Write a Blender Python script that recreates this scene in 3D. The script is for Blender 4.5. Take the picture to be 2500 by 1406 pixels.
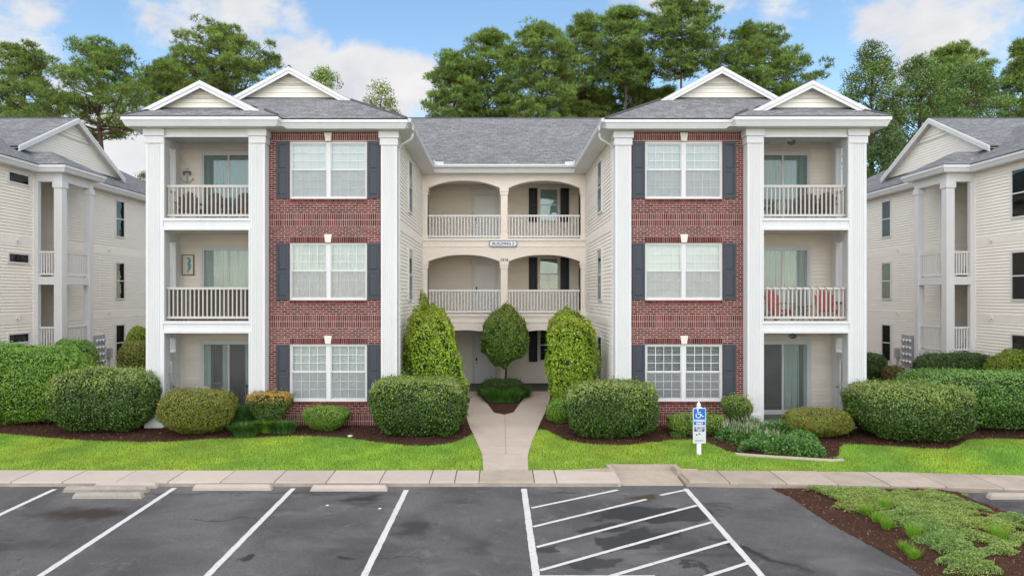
import bpy, math, random
import numpy as np
from mathutils import Vector, Matrix
R = math.radians
rnd = random.Random(7)
NR = np.random.default_rng(11)
scene = bpy.context.scene
COL = scene.collection
for o in list(bpy.data.objects):
    bpy.data.objects.remove(o)

# ------------------------------------------------------------------ camera
F, CX, CY = 1667.0, 1217.6, 722.0            # focal length and principal point in photo pixels
CAM = (-0.232, -21.6, 4.07)
cd = bpy.data.cameras.new('camera')
cam = bpy.data.objects.new('camera', cd)
COL.objects.link(cam)
cam.location = CAM
cam.rotation_euler = (R(90), 0, 0)
cd.sensor_width = 36.0
cd.lens = F / 2500 * 36
cd.shift_x = (1250 - CX) / 2500
cd.shift_y = (CY - 703) / 2500
cd.clip_start = 0.1
cd.clip_end = 2000
scene.camera = cam

# ------------------------------------------------------------------ light, sky, exposure
SUN_EL, SUN_AZ = R(46), R(190)               # azimuth clockwise from +Y: behind the camera, a little to the left
SKY_STRENGTH, EXPOSURE, SUN_POWER = 0.066, 1.60, 1.5
sl = bpy.data.lights.new('sun', 'SUN')
sl.energy = SUN_POWER
sl.angle = R(140)
sl.color = (1.0, 0.895, 0.80)
sun = bpy.data.objects.new('sun', sl)
COL.objects.link(sun)
sd = Vector((math.sin(SUN_AZ) * math.cos(SUN_EL), math.cos(SUN_AZ) * math.cos(SUN_EL), math.sin(SUN_EL)))
sun.rotation_euler = (-sd).to_track_quat('-Z', 'Y').to_euler()
sun.location = (0, -20, 40)
vs = scene.view_settings
vs.view_transform = 'Standard'
vs.look = 'None'
vs.exposure = EXPOSURE
vs.gamma = 1
vs.use_curve_mapping = False

w = bpy.data.worlds.new('World')
scene.world = w
w.use_nodes = True
nt = w.node_tree
nt.nodes.clear()
def wn(t, **k):
    n = nt.nodes.new(t)
    for a, b in k.items():
        setattr(n, a, b)
    return n
def wl(a, b):
    nt.links.new(a, b)
out = wn('ShaderNodeOutputWorld')
bg = wn('ShaderNodeBackground')
bg.inputs['Strength'].default_value = SKY_STRENGTH
sky = wn('ShaderNodeTexSky', sky_type='NISHITA', sun_disc=False, sun_elevation=SUN_EL, sun_rotation=SUN_AZ)
sky.air_density = 1.0
sky.dust_density = 0.25
sky.ozone_density = 2.2
tc = wn('ShaderNodeTexCoord')
DIRV = tc.outputs['Generated']
def wmath(op, a, b=None, clamp=False):
    n = wn('ShaderNodeMath', operation=op, use_clamp=clamp)
    for i, v in enumerate((a, b)):
        if v is None: continue
        if isinstance(v, (int, float)): n.inputs[i].default_value = v
        else: wl(v, n.inputs[i])
    return n.outputs[0]
mp = wn('ShaderNodeMapping')
mp.inputs['Scale'].default_value = (1.0, 1.0, 1.55)
wl(DIRV, mp.inputs['Vector'])
def wnoise(scale, detail, rough, dist=0.0, off=0.0):
    n = wn('ShaderNodeTexNoise')
    n.inputs['Scale'].default_value = scale
    n.inputs['Detail'].default_value = detail
    n.inputs['Roughness'].default_value = rough
    n.inputs['Distortion'].default_value = dist
    m = wn('ShaderNodeMapping')
    m.inputs['Location'].default_value = (off, off * .7, off * 1.3)
    wl(mp.outputs[0], m.inputs['Vector'])
    wl(m.outputs[0], n.inputs['Vector'])
    return n.outputs['Fac']
big = wnoise(6.2, 9, 0.58, 0.35, 3.1)
fine = wnoise(15.0, 7, 0.60, 0.35, 1.7)
dens = wmath('ADD', wmath('ADD', wmath('MULTIPLY', big, 1.05), wmath('MULTIPLY', fine, 0.90)), -0.20)
# the cloud banks that stand in this sky, as soft directions (photo pixel, radius in degrees, weight)
def blob(px, py, deg, wt):
    d = Vector(((px - CX) / F, 1.0, (CY - py) / F)).normalized()
    n = wn('ShaderNodeVectorMath', operation='DISTANCE')
    wl(DIRV, n.inputs[0])
    n.inputs[1].default_value = d
    m = wn('ShaderNodeMapRange', interpolation_type='SMOOTHSTEP')
    wl(n.outputs['Value'], m.inputs['Value'])
    m.inputs['From Min'].default_value = 0.0
    m.inputs['From Max'].default_value = R(deg)
    m.inputs['To Min'].default_value = wt
    m.inputs['To Max'].default_value = 0.0
    return m.outputs[0]
for b in [(50, 70, 5, .20), (340, 20, 5, .12), (560, 30, 6, .22), (690, 60, 5, .18), (150, 40, 3.5, .12), (300, 140, 3, .12), (790, 130, 5, .22), (840, 220, 7, .30), (960, 165, 5.0, .40),
          (1060, 205, 5.0, .34), (900, 270, 6, .30), (400, 400, 12, .34), (190, 190, 4, .08), (230, 110, 4, -.14), (460, 190, 4.5, -.14), (800, 40, 4, -.16), (1560, -10, 6, .30), (1700, 10, 5, .30), (1900, 20, 5.5, .26),
          (2290, 60, 6, .30), (2240, 130, 4.5, .16), (2400, 130, 4, -.12), (2110, 70, 2.6, .24), (2480, 20, 5, .14),
          (1080, 40, 5, -.20), (1280, 60, 8, -.34), (860, 55, 4, -.2), (1480, 110, 7, -.25), (2090, 190, 5, -.26), (2030, 60, 3.2, -.2), (1000, 90, 3.4, -.22), (310, 190, 5, -.24), (100, 160, 4, -.08)]:
    dens = wmath('ADD', dens, blob(*b))
cm = wn('ShaderNodeMapRange', interpolation_type='SMOOTHSTEP')
wl(dens, cm.inputs['Value'])
cm.inputs['From Min'].default_value = 0.76
cm.inputs['From Max'].default_value = 1.12
shade = wnoise(9.0, 5, 0.55, 0.2, 8.0)
cr = wn('ShaderNodeMix', data_type='RGBA')
wl(wmath('MULTIPLY', wmath('SUBTRACT', shade, 0.30, True), 2.4, True), cr.inputs['Factor'])
CLOUD_A, CLOUD_B = (3.5, 3.55, 3.8, 1), (4.85, 4.7, 4.55, 1)
cr.inputs['A'].default_value = CLOUD_A
cr.inputs['B'].default_value = CLOUD_B
tint = wn('ShaderNodeMix', data_type='RGBA', blend_type='MULTIPLY')
tint.inputs['Factor'].default_value = 1.0
tint.inputs['B'].default_value = (1.10, 1.15, 1.08, 1)
wl(sky.outputs['Color'], tint.inputs['A'])
mix = wn('ShaderNodeMix', data_type='RGBA')
wl(wmath('MULTIPLY', cm.outputs[0], 0.95), mix.inputs['Factor'])
wl(tint.outputs['Result'], mix.inputs['A'])
wl(cr.outputs['Result'], mix.inputs['B'])
wl(mix.outputs['Result'], bg.inputs['Color'])
wl(bg.outputs[0], out.inputs['Surface'])

# ------------------------------------------------------------------ photo pixel -> place
def PX(px, Y): return CAM[0] + (px - CX) * (Y - CAM[1]) / F
def PZ(py, Y): return CAM[2] - (py - CY) * (Y - CAM[1]) / F
def smooth(a, b, x):
    t = np.clip((x - a) / (b - a), 0, 1)
    return t * t * (3 - 2 * t)
Y_WALK_BACK, Z_WALK_BACK = -4.23, -0.36
def zg(X, Y):
    X = np.asarray(X, float); Y = np.asarray(Y, float)
    z = -0.36 + np.clip((Y - Y_WALK_BACK) / 3.93, 0, 1) * 0.32
    return z + 0.42 * smooth(11.3, 14.5, np.abs(X)) * smooth(0.5, 11, Y)
def GP(px, py):
    Y = -3.0
    for _ in range(60):
        z = float(zg(PX(px, Y), Y))
        Yn = CAM[1] + F * (CAM[2] - z) / max(py - CY, 1)
        Y = Y * .4 + Yn * .6
    return PX(px, Y), Y
LOT_Z = -0.51
def LP(px, py, z=LOT_Z):
    Y = CAM[1] + F * (CAM[2] - z) / (py - CY)
    return PX(px, Y), Y

# ------------------------------------------------------------------ materials
MATS = {}
def mat(name, color, rough=0.6, spec=0.3, noise=None, bump=None, obj_random=0.0, translucent=0.0, attr=False, stretch=None, metal=0.0, chip=None):
    """noise=(scale, amount[, detail]) darkens and lightens; bump=(scale, strength)"""
    m = bpy.data.materials.new(name)
    m.use_nodes = True
    t = m.node_tree
    b = t.nodes['Principled BSDF']
    b.inputs['Roughness'].default_value = rough
    b.inputs['Specular IOR Level'].default_value = spec
    b.inputs['Metallic'].default_value = metal
    L = t.links.new
    tcn = t.nodes.new('ShaderNodeTexCoord')
    co = tcn.outputs['Object']
    geo = t.nodes.new('ShaderNodeNewGeometry')
    co = geo.outputs['Position']
    if stretch:
        mpn = t.nodes.new('ShaderNodeMapping')
        mpn.inputs['Scale'].default_value = stretch
        L(co, mpn.inputs['Vector'])
        co = mpn.outputs[0]
    src = None
    if attr:
        a = t.nodes.new('ShaderNodeAttribute')
        a.attribute_name = 'Col'
        src = a.outputs['Color']
    else:
        rgb = t.nodes.new('ShaderNodeRGB')
        rgb.outputs[0].default_value = (*color, 1)
        src = rgb.outputs[0]
    def vary(src, fac, amt):
        h = t.nodes.new('ShaderNodeMapRange')
        L(fac, h.inputs['Value'])
        h.inputs['To Min'].default_value = 1 - amt
        h.inputs['To Max'].default_value = 1 + amt
        x = t.nodes.new('ShaderNodeMix'); x.data_type = 'RGBA'; x.blend_type = 'MULTIPLY'
        x.inputs['Factor'].default_value = 1
        L(src, x.inputs['A']); L(h.outputs[0], x.inputs['B'])
        return x.outputs['Result']
    if noise:
        ns = noise if isinstance(noise[0], tuple) else (noise,)
        for nn in ns:
            n = t.nodes.new('ShaderNodeTexNoise')
            n.inputs['Scale'].default_value = nn[0]
            n.inputs['Detail'].default_value = nn[2] if len(nn) > 2 else 5
            n.inputs['Roughness'].default_value = 0.6
            L(co, n.inputs['Vector'])
            src = vary(src, n.outputs['Fac'], nn[1])
    if chip:
        n = t.nodes.new('ShaderNodeTexNoise'); n.inputs['Scale'].default_value = 16; n.inputs['Detail'].default_value = 7; n.inputs['Roughness'].default_value = .7
        L(co, n.inputs['Vector'])
        mr_ = t.nodes.new('ShaderNodeMapRange'); L(n.outputs['Fac'], mr_.inputs['Value'])
        mr_.inputs['From Min'].default_value = chip - .04; mr_.inputs['From Max'].default_value = chip + .02
        x = t.nodes.new('ShaderNodeMix'); x.data_type = 'RGBA'; L(mr_.outputs[0], x.inputs['Factor']); L(src, x.inputs['A']); x.inputs['B'].default_value = (.12, .118, .115, 1)
        src = x.outputs['Result']
    if obj_random:
        oi = t.nodes.new('ShaderNodeObjectInfo')
        src = vary(src, oi.outputs['Random'], obj_random)
    L(src, b.inputs['Base Color'])
    if bump:
        n = t.nodes.new('ShaderNodeTexNoise')
        n.inputs['Scale'].default_value = bump[0]
        n.inputs['Detail'].default_value = 6
        L(co, n.inputs['Vector'])
        bp = t.nodes.new('ShaderNodeBump')
        bp.inputs['Strength'].default_value = bump[1]
        bp.inputs['Distance'].default_value = 0.02
        L(n.outputs['Fac'], bp.inputs['Height'])
        L(bp.outputs[0], b.inputs['Normal'])
    if translucent:
        o = t.nodes['Material Output']
        tr = t.nodes.new('ShaderNodeBsdfTranslucent')
        L(src, tr.inputs['Color'])
        ms = t.nodes.new('ShaderNodeMixShader')
        ms.inputs[0].default_value = translucent
        L(b.outputs[0], ms.inputs[1]); L(tr.outputs[0], ms.inputs[2])
        L(ms.outputs[0], o.inputs['Surface'])
    MATS[name] = m
    return m
mat('trim', (.655, .65, .635), .5, .35, noise=((5.0, .07), (.7, .06), (22, .04)), stretch=(1, 1, .16))
mat('siding', (.83, .745, .63), .5, .35, noise=((1.2, .07), (6, .04)), stretch=(1, 1, 3), obj_random=.03)
mat('siding_pale', (.83, .78, .70), .5, .35, noise=((1.2, .06), (6, .04)), stretch=(1, 1, 3), obj_random=.03)
mat('stucco', (.82, .73, .63), .8, .2, noise=((1.5, .06), (40, .05)), bump=(120, .15))
mat('ceiling_paint', (.82, .75, .65), .8, .1, noise=(3, .05))
mat('rail_paint', (.74, .69, .62), .5, .3, noise=(5, .05))
mat('rail_white', (.70, .68, .65), .5, .3, noise=(5, .05))
mat('mortar', (.48, .36, .32), .95, .05, noise=((9, .16), (60, .1)), bump=(90, .3))
mat('brick', (.130, .036, .032), .85, .15, noise=((.8, .12), (40, .22)), obj_random=.42, bump=(150, .25))
mat('brick_rows', (.18, .05, .043), .85, .15, attr=True, noise=((.8, .12), (40, .22)), bump=(150, .25))
mat('keystone', (.72, .66, .57), .8, .15, noise=(8, .06), bump=(60, .1))
mat('shutter', (.042, .048, .060), .5, .35, noise=(20, .10), bump=(70, .08))
mat('shutter_dark', (.012, .013, .020), .5, .35, noise=(20, .1))
mat('door_paint', (.74, .72, .69), .45, .35, noise=(4, .04))
mat('black_metal', (.015, .015, .016), .4, .4, noise=(9, .1))
mat('blind', (.70, .70, .685), .6, .25, noise=(2, .04))
mat('curtain', (.72, .74, .74), .8, .1, noise=((3, .06), (30, .05)), translucent=.25, stretch=(5, 1, .3))
mat('curtain_green', (.42, .50, .46), .8, .1, noise=((3, .10), (30, .05)), stretch=(6, 1, .2))
mat('room_shade', (.085, .088, .085), .9, .05, noise=(2, .2))  # unlit room behind glass, its darkness put into the colour
mat('dark_floor', (.10, .096, .095), .7, .2, noise=((2, .15), (20, .1)))
mat('concrete', (.47, .40, .34), .85, .15, noise=((.9, .13), (6, .08), (70, .10)), bump=(110, .25), obj_random=.07)
mat('concrete_walk', (.46, .38, .315), .85, .15, noise=((.7, .16), (5, .10), (70, .10)), bump=(110, .25), obj_random=.04)
mat('concrete_worn', (.36, .32, .27), .9, .1, noise=((4, .3), (14, .25), (90, .15)), bump=(60, .6), obj_random=.1)
mat('concrete_old', (.40, .335, .27), .9, .1, noise=((2.0, .28), (14, .16), (90, .1)), bump=(80, .4), obj_random=.08)
mat('concrete_edge', (.36, .30, .24), .9, .1, noise=((3, .35), (20, .2)), bump=(60, .4))
mat('mulch', (.066, .036, .025), .95, .05, noise=((2.0, .3), (25, .45), (120, .4)), bump=(60, 1.0))
mat('mulch_chip', (.13, .055, .035), .95, .05, attr=True)
mat('soil', (.10, .085, .05), .95, .05, noise=((.3, .2), (6, .3)))
mat('turf', (.085, .19, .018), .9, .1, noise=((.5, .2), (5, .2), (50, .3)))
mat('grass_blade', (.12, .3, .03), .6, .25, attr=True, translucent=.35)
mat('leaf', (.06, .14, .02), .45, .4, attr=True, translucent=.22)
mat('leaf_gloss', (.03, .09, .015), .33, .5, attr=True, translucent=.15)
mat('needle', (.05, .11, .03), .6, .25, attr=True, translucent=.2)
mat('core_shade', (.030, .050, .014), .9, .1, noise=(25, .5))  # dark green core of the shrubs, shade between leaves included in the colour
mat('twig', (.07, .045, .03), .9, .1, noise=(12, .3))
mat('bark', (.11, .075, .055), .95, .05, noise=((3, .3), (18, .4)), bump=(12, .9), stretch=(1, 1, .3))
mat('paint_line', (.60, .585, .565), .7, .2, noise=((3, .14), (60, .14)), chip=.64)
mat('sign_blue', (.012, .14, .46), .35, .4, noise=(5, .03))
mat('sign_navy', (.02, .03, .14), .4, .4, noise=(5, .03))
mat('sign_white', (.83, .83, .83), .4, .4, noise=(5, .03))
mat('brown_wood', (.085, .045, .035), .6, .3, noise=((8, .2), (40, .1)))
mat('red_paint', (.42, .055, .05), .5, .35, noise=(9, .12))
mat('reed', (.10, .06, .035), .9, .05, attr=True)
mat('metal_grey', (.36, .37, .38), .45, .4, noise=(8, .1))
mat('stone', (.62, .53, .43), .9, .1, noise=(20, .15), bump=(40, .3))
mat('teal', (.06, .30, .28), .5, .2, noise=(18, .45))
mat('picture_paper', (.70, .64, .50), .6, .2, noise=(10, .1))

def glass(name, tint, refl, alpha_col=None):
    m = bpy.data.materials.new(name); m.use_nodes = True
    t = m.node_tree; t.nodes.clear(); L = t.links.new
    o = t.nodes.new('ShaderNodeOutputMaterial')
    tr = t.nodes.new('ShaderNodeBsdfTransparent'); tr.inputs[0].default_value = (*tint, 1)
    gl = t.nodes.new('ShaderNodeBsdfGlossy'); gl.inputs['Roughness'].default_value = .015
    gl.inputs['Color'].default_value = (.95, 1, .99, 1)
    fr = t.nodes.new('ShaderNodeFresnel'); fr.inputs['IOR'].default_value = 1.38
    tcg = t.nodes.new('ShaderNodeNewGeometry')
    no = t.nodes.new('ShaderNodeTexNoise'); no.inputs['Scale'].default_value = 1.6
    L(tcg.outputs['Position'], no.inputs['Vector'])
    bp = t.nodes.new('ShaderNodeBump'); bp.inputs['Strength'].default_value = .025; bp.inputs['Distance'].default_value = .05
    L(no.outputs['Fac'], bp.inputs['Height']); L(bp.outputs[0], gl.inputs['Normal'])
    ad = t.nodes.new('ShaderNodeMath'); ad.operation = 'ADD'; ad.use_clamp = True; ad.inputs[1].default_value = refl
    L(fr.outputs[0], ad.inputs[0])
    ms = t.nodes.new('ShaderNodeMixShader')
    L(ad.outputs[0], ms.inputs[0]); L(tr.outputs[0], ms.inputs[1]); L(gl.outputs[0], ms.inputs[2])
    L(ms.outputs[0], o.inputs['Surface'])
    MATS[name] = m
glass('glass', (.94, .955, .945), .03)
glass('glass_dark', (.72, .80, .79), .05)
def veil(name, col, fac):
    m = bpy.data.materials.new(name); m.use_nodes = True
    t = m.node_tree; t.nodes.clear(); L = t.links.new
    o = t.nodes.new('ShaderNodeOutputMaterial')
    tr = t.nodes.new('ShaderNodeBsdfTransparent')
    df = t.nodes.new('ShaderNodeBsdfDiffuse'); df.inputs[0].default_value = (*col, 1)
    g = t.nodes.new('ShaderNodeNewGeometry')
    no = t.nodes.new('ShaderNodeTexNoise'); no.inputs['Scale'].default_value = 3; no.inputs['Detail'].default_value = 8
    L(g.outputs['Position'], no.inputs['Vector'])
    mr = t.nodes.new('ShaderNodeMapRange'); mr.inputs['To Min'].default_value = fac * .75; mr.inputs['To Max'].default_value = fac * 1.25
    L(no.outputs['Fac'], mr.inputs['Value'])
    ms = t.nodes.new('ShaderNodeMixShader')
    L(mr.outputs[0], ms.inputs[0]); L(tr.outputs[0], ms.inputs[1]); L(df.outputs[0], ms.inputs[2])
    L(ms.outputs[0], o.inputs['Surface'])
    MATS[name] = m
veil('insect_mesh', (.15, .145, .14), .20)
veil('half_screen', (.45, .45, .46), .17)

def shingle_mat():
    m = bpy.data.materials.new('shingle'); m.use_nodes = True
    t = m.node_tree; b = t.nodes['Principled BSDF']; L = t.links.new
    b.inputs['Roughness'].default_value = .9; b.inputs['Specular IOR Level'].default_value = .15
    uv = t.nodes.new('ShaderNodeUVMap')
    br = t.nodes.new('ShaderNodeTexBrick')
    br.offset = .37; br.offset_frequency = 2; br.squash = .7; br.squash_frequency = 3
    br.inputs['Color1'].default_value = (.155, .156, .156, 1)
    br.inputs['Color2'].default_value = (.25, .25, .25, 1)
    br.inputs['Mortar'].default_value = (.07, .072, .078, 1)
    br.inputs['Scale'].default_value = 1.0
    br.inputs['Mortar Size'].default_value = .008
    br.inputs['Brick Width'].default_value = .31
    br.inputs['Row Height'].default_value = .145
    L(uv.outputs[0], br.inputs['Vector'])
    n = t.nodes.new('ShaderNodeTexNoise'); n.inputs['Scale'].default_value = 3.2; n.inputs['Detail'].default_value = 8
    L(uv.outputs[0], n.inputs['Vector'])
    n2 = t.nodes.new('ShaderNodeTexNoise'); n2.inputs['Scale'].default_value = .35; n2.inputs['Detail'].default_value = 4
    L(uv.outputs[0], n2.inputs['Vector'])
    x = br.outputs['Color']
    for nn, a in ((n, .30), (n2, .16)):
        mr = t.nodes.new('ShaderNodeMapRange'); mr.inputs['To Min'].default_value = 1 - a; mr.inputs['To Max'].default_value = 1 + a
        L(nn.outputs['Fac'], mr.inputs['Value'])
        mx = t.nodes.new('ShaderNodeMix'); mx.data_type = 'RGBA'; mx.blend_type = 'MULTIPLY'; mx.inputs['Factor'].default_value = 1
        L(x, mx.inputs['A']); L(mr.outputs[0], mx.inputs['B']); x = mx.outputs['Result']
    L(x, b.inputs['Base Color'])
    bp = t.nodes.new('ShaderNodeBump'); bp.inputs['Strength'].default_value = .6; bp.inputs['Distance'].default_value = .015
    L(br.outputs['Fac'], bp.inputs['Height']); bp.invert = True
    L(bp.outputs[0], b.inputs['Normal'])
    MATS['shingle'] = m
shingle_mat()

def asphalt_mat():
    m = bpy.data.materials.new('asphalt'); m.use_nodes = True
    t = m.node_tree; b = t.nodes['Principled BSDF']; L = t.links.new
    g = t.nodes.new('ShaderNodeNewGeometry')
    def noise(scale, det, dist=0, st=None):
        n = t.nodes.new('ShaderNodeTexNoise'); n.inputs['Scale'].default_value = scale
        n.inputs['Detail'].default_value = det; n.inputs['Distortion'].default_value = dist; n.inputs['Roughness'].default_value = .6
        if st:
            mp_ = t.nodes.new('ShaderNodeMapping'); mp_.inputs['Scale'].default_value = st
            L(g.outputs['Position'], mp_.inputs['Vector']); L(mp_.outputs[0], n.inputs['Vector'])
        else:
            L(g.outputs['Position'], n.inputs['Vector'])
        return n.outputs['Fac']
    def rng(v, a, b_, c, d):
        mr = t.nodes.new('ShaderNodeMapRange'); mr.interpolation_type = 'SMOOTHSTEP'
        L(v, mr.inputs['Value'])
        for k, q in zip(('From Min', 'From Max', 'To Min', 'To Max'), (a, b_, c, d)): mr.inputs[k].default_value = q
        return mr.outputs[0]
    def mixc(f, A, B, bt='MIX'):
        x = t.nodes.new('ShaderNodeMix'); x.data_type = 'RGBA'; x.blend_type = bt
        if isinstance(f, (int, float)): x.inputs['Factor'].default_value = f
        else: L(f, x.inputs['Factor'])
        for k, v in (('A', A), ('B', B)):
            if isinstance(v, tuple): x.inputs[k].default_value = v
            else: L(v, x.inputs[k])
        return x.outputs['Result']
    def mth(op, a, b_):
        n = t.nodes.new('ShaderNodeMath'); n.operation = op; n.use_clamp = True
        for i, v in enumerate((a, b_)):
            if isinstance(v, (int, float)): n.inputs[i].default_value = v
            else: L(v, n.inputs[i])
        return n.outputs[0]
    c = mixc(rng(noise(.45, 8, .6), .30, .72, 0, 1), (.066, .065, .068, 1), (.130, .127, .125, 1))
    c = mixc(rng(noise(1.6, 7, 1.0), .56, .72, 0, .6), c, (.18, .168, .156, 1))
    c = mixc(rng(noise(.8, 6, .3, (.5, 1.6, 1)), .60, .72, 0, .55), c, (.036, .036, .039, 1))
    vo = t.nodes.new('ShaderNodeTexVoronoi'); vo.feature = 'DISTANCE_TO_EDGE'; vo.inputs['Scale'].default_value = .33
    wn_ = t.nodes.new('ShaderNodeTexNoise'); wn_.inputs['Scale'].default_value = 1.4; wn_.inputs['Detail'].default_value = 6
    L(g.outputs['Position'], wn_.inputs['Vector'])
    va = t.nodes.new('ShaderNodeVectorMath'); va.operation = 'MULTIPLY_ADD'; L(wn_.outputs['Color'], va.inputs[0]); va.inputs[1].default_value = (.9, .9, 0); L(g.outputs['Position'], va.inputs[2])
    L(va.outputs[0], vo.inputs['Vector'])
    crk = mth('MULTIPLY', rng(vo.outputs['Distance'], .0, .006, .75, 0), rng(noise(.35, 3), .50, .56, 0, 1))
    c = mixc(crk, c, (.035, .034, .035, 1))
    sp = noise(75, 4)
    c = mixc(1.0, c, mixc(rng(sp, .3, .75, 0, 1), (.50, .50, .51, 1), (1.60, 1.57, 1.52, 1)), 'MULTIPLY')
    # stains with shapes of their own: centre, radii, colour, strength, noise warp
    warp = t.nodes.new('ShaderNodeTexNoise'); warp.inputs['Scale'].default_value = 2.3; warp.inputs['Detail'].default_value = 5
    L(g.outputs['Position'], warp.inputs['Vector'])
    wv = t.nodes.new('ShaderNodeVectorMath'); wv.operation = 'MULTIPLY_ADD'
    L(warp.outputs['Color'], wv.inputs[0]); wv.inputs[1].default_value = (1.0, 1.0, 0); L(g.outputs['Position'], wv.inputs[2])
    wet = None
    def stain(x, y, rx, ry, rot, col, st, soft=.55, wetness=0):
        nonlocal c, wet
        mpp = t.nodes.new('ShaderNodeMapping'); mpp.vector_type = 'TEXTURE'
        mpp.inputs['Location'].default_value = (x + .5, y + .5, LOT_Z)
        mpp.inputs['Rotation'].default_value = (0, 0, rot)
        mpp.inputs['Scale'].default_value = (rx, ry, 1)
        L(wv.outputs[0], mpp.inputs['Vector'])
        ln = t.nodes.new('ShaderNodeVectorMath'); ln.operation = 'LENGTH'; L(mpp.outputs[0], ln.inputs[0])
        f = rng(ln.outputs['Value'], 1 - soft, 1, st, 0)
        c = mixc(f, c, col)
        if wetness:
            q = mth('MULTIPLY', f, wetness)
            wet = q if wet is None else mth('ADD', wet, q)
    for px, py, rx, ry, rot, col, st, soft, wt in [
        (200, 1255, 1.5, .55, 0, (.032, .024, .018, 1), .95, .7, .2), (545, 1268, 1.0, .06, 0, (.028, .028, .03, 1), .9, .5, 0),
        (600, 1358, .17, .12, 0, (.022, .022, .022, 1), .9, .5, 0), (840, 1362, .22, .12, .2, (.024, .024, .024, 1), .9, .5, 0),
        (890, 1215, .6, .32, .3, (.030, .026, .024, 1), .95, .7, 0), (920, 1232, .35, .12, 0, (.16, .14, .13, 1), .5, .8, 0),
        (700, 1212, .8, .16, 0, (.15, .14, .13, 1), .5, .8, 0), (480, 1215, .8, .16, 0, (.14, .13, .12, 1), .45, .8, 0),
        (1005, 1290, .55, 1.0, .2, (.030, .030, .034, 1), .85, .8, 0), (1170, 1330, .4, .6, 0, (.04, .04, .042, 1), .6, .8, 0), (60, 1330, 1.6, .5, 0, (.04, .038, .04, 1), .6, .8, 0), (400, 1340, 1.0, .5, .3, (.15, .14, .13, 1), .35, .9, 0), (1060, 1385, .9, .35, 0, (.17, .155, .145, 1), .45, .9, 0), (760, 1330, 1.2, .3, 0, (.15, .14, .13, 1), .35, .9, 0), (2050, 1380, .9, .8, .5, (.17, .165, .16, 1), .5, .8, 0), (1130, 1390, 1.0, .5, .2, (.10, .09, .085, 1), .4, .9, 0),
        (1575, 1215, .55, .42, 0, (.040, .034, .014, 1), .85, .6, .6), (1600, 1255, 1.5, .55, .1, (.028, .029, .032, 1), .95, .2, .8), (1480, 1290, .8, .25, .2, (.03, .031, .034, 1), .9, .3, .5), (1450, 1375, .5, .3, 0, (.032, .032, .034, 1), .8, .3, .2),
        (1560, 1315, 1.0, .42, .5, (.030, .031, .034, 1), .9, .15, .7), (1690, 1265, .55, .22, .2, (.022, .023, .026, 1), .85, .4, .7),
        (1660, 1330, .6, .3, .3, (.040, .032, .026, 1), .6, .6, .2), (1700, 1385, .08, .6, .5, (.022, .022, .024, 1), .8, .5, .2),
        (1340, 1340, .4, .14, .3, (.03, .03, .032, 1), .8, .5, .3), (1370, 1203, .5, .14, 0, (.034, .034, .037, 1), .8, .5, .2),
        (1830, 1345, 1.5, .16, -.95, (.018, .018, .020, 1), .85, .7, .2), (1760, 1235, .5, .1, -.8, (.025, .025, .028, 1), .8, .6, .2),
        (1800, 1205, .9, .05, 0, (.15, .145, .14, 1), .5, .8, 0), (620, 1205, 6, .12, 0, (.040, .039, .042, 1), .6, .7, 0)]:
        x, y = LP(px, py)
        stain(x, y, rx, ry, rot, col, st, soft, wt)
    L(c, b.inputs['Base Color'])
    ro = t.nodes.new('ShaderNodeMapRange'); L(wet, ro.inputs['Value'])
    ro.inputs['To Min'].default_value = .78; ro.inputs['To Max'].default_value = .34
    L(ro.outputs[0], b.inputs['Roughness'])
    b.inputs['Specular IOR Level'].default_value = .3
    bp = t.nodes.new('ShaderNodeBump'); bp.inputs['Strength'].default_value = .35; bp.inputs['Distance'].default_value = .01
    L(sp, bp.inputs['Height']); L(bp.outputs[0], b.inputs['Normal'])
    MATS['asphalt'] = m
asphalt_mat()

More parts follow.
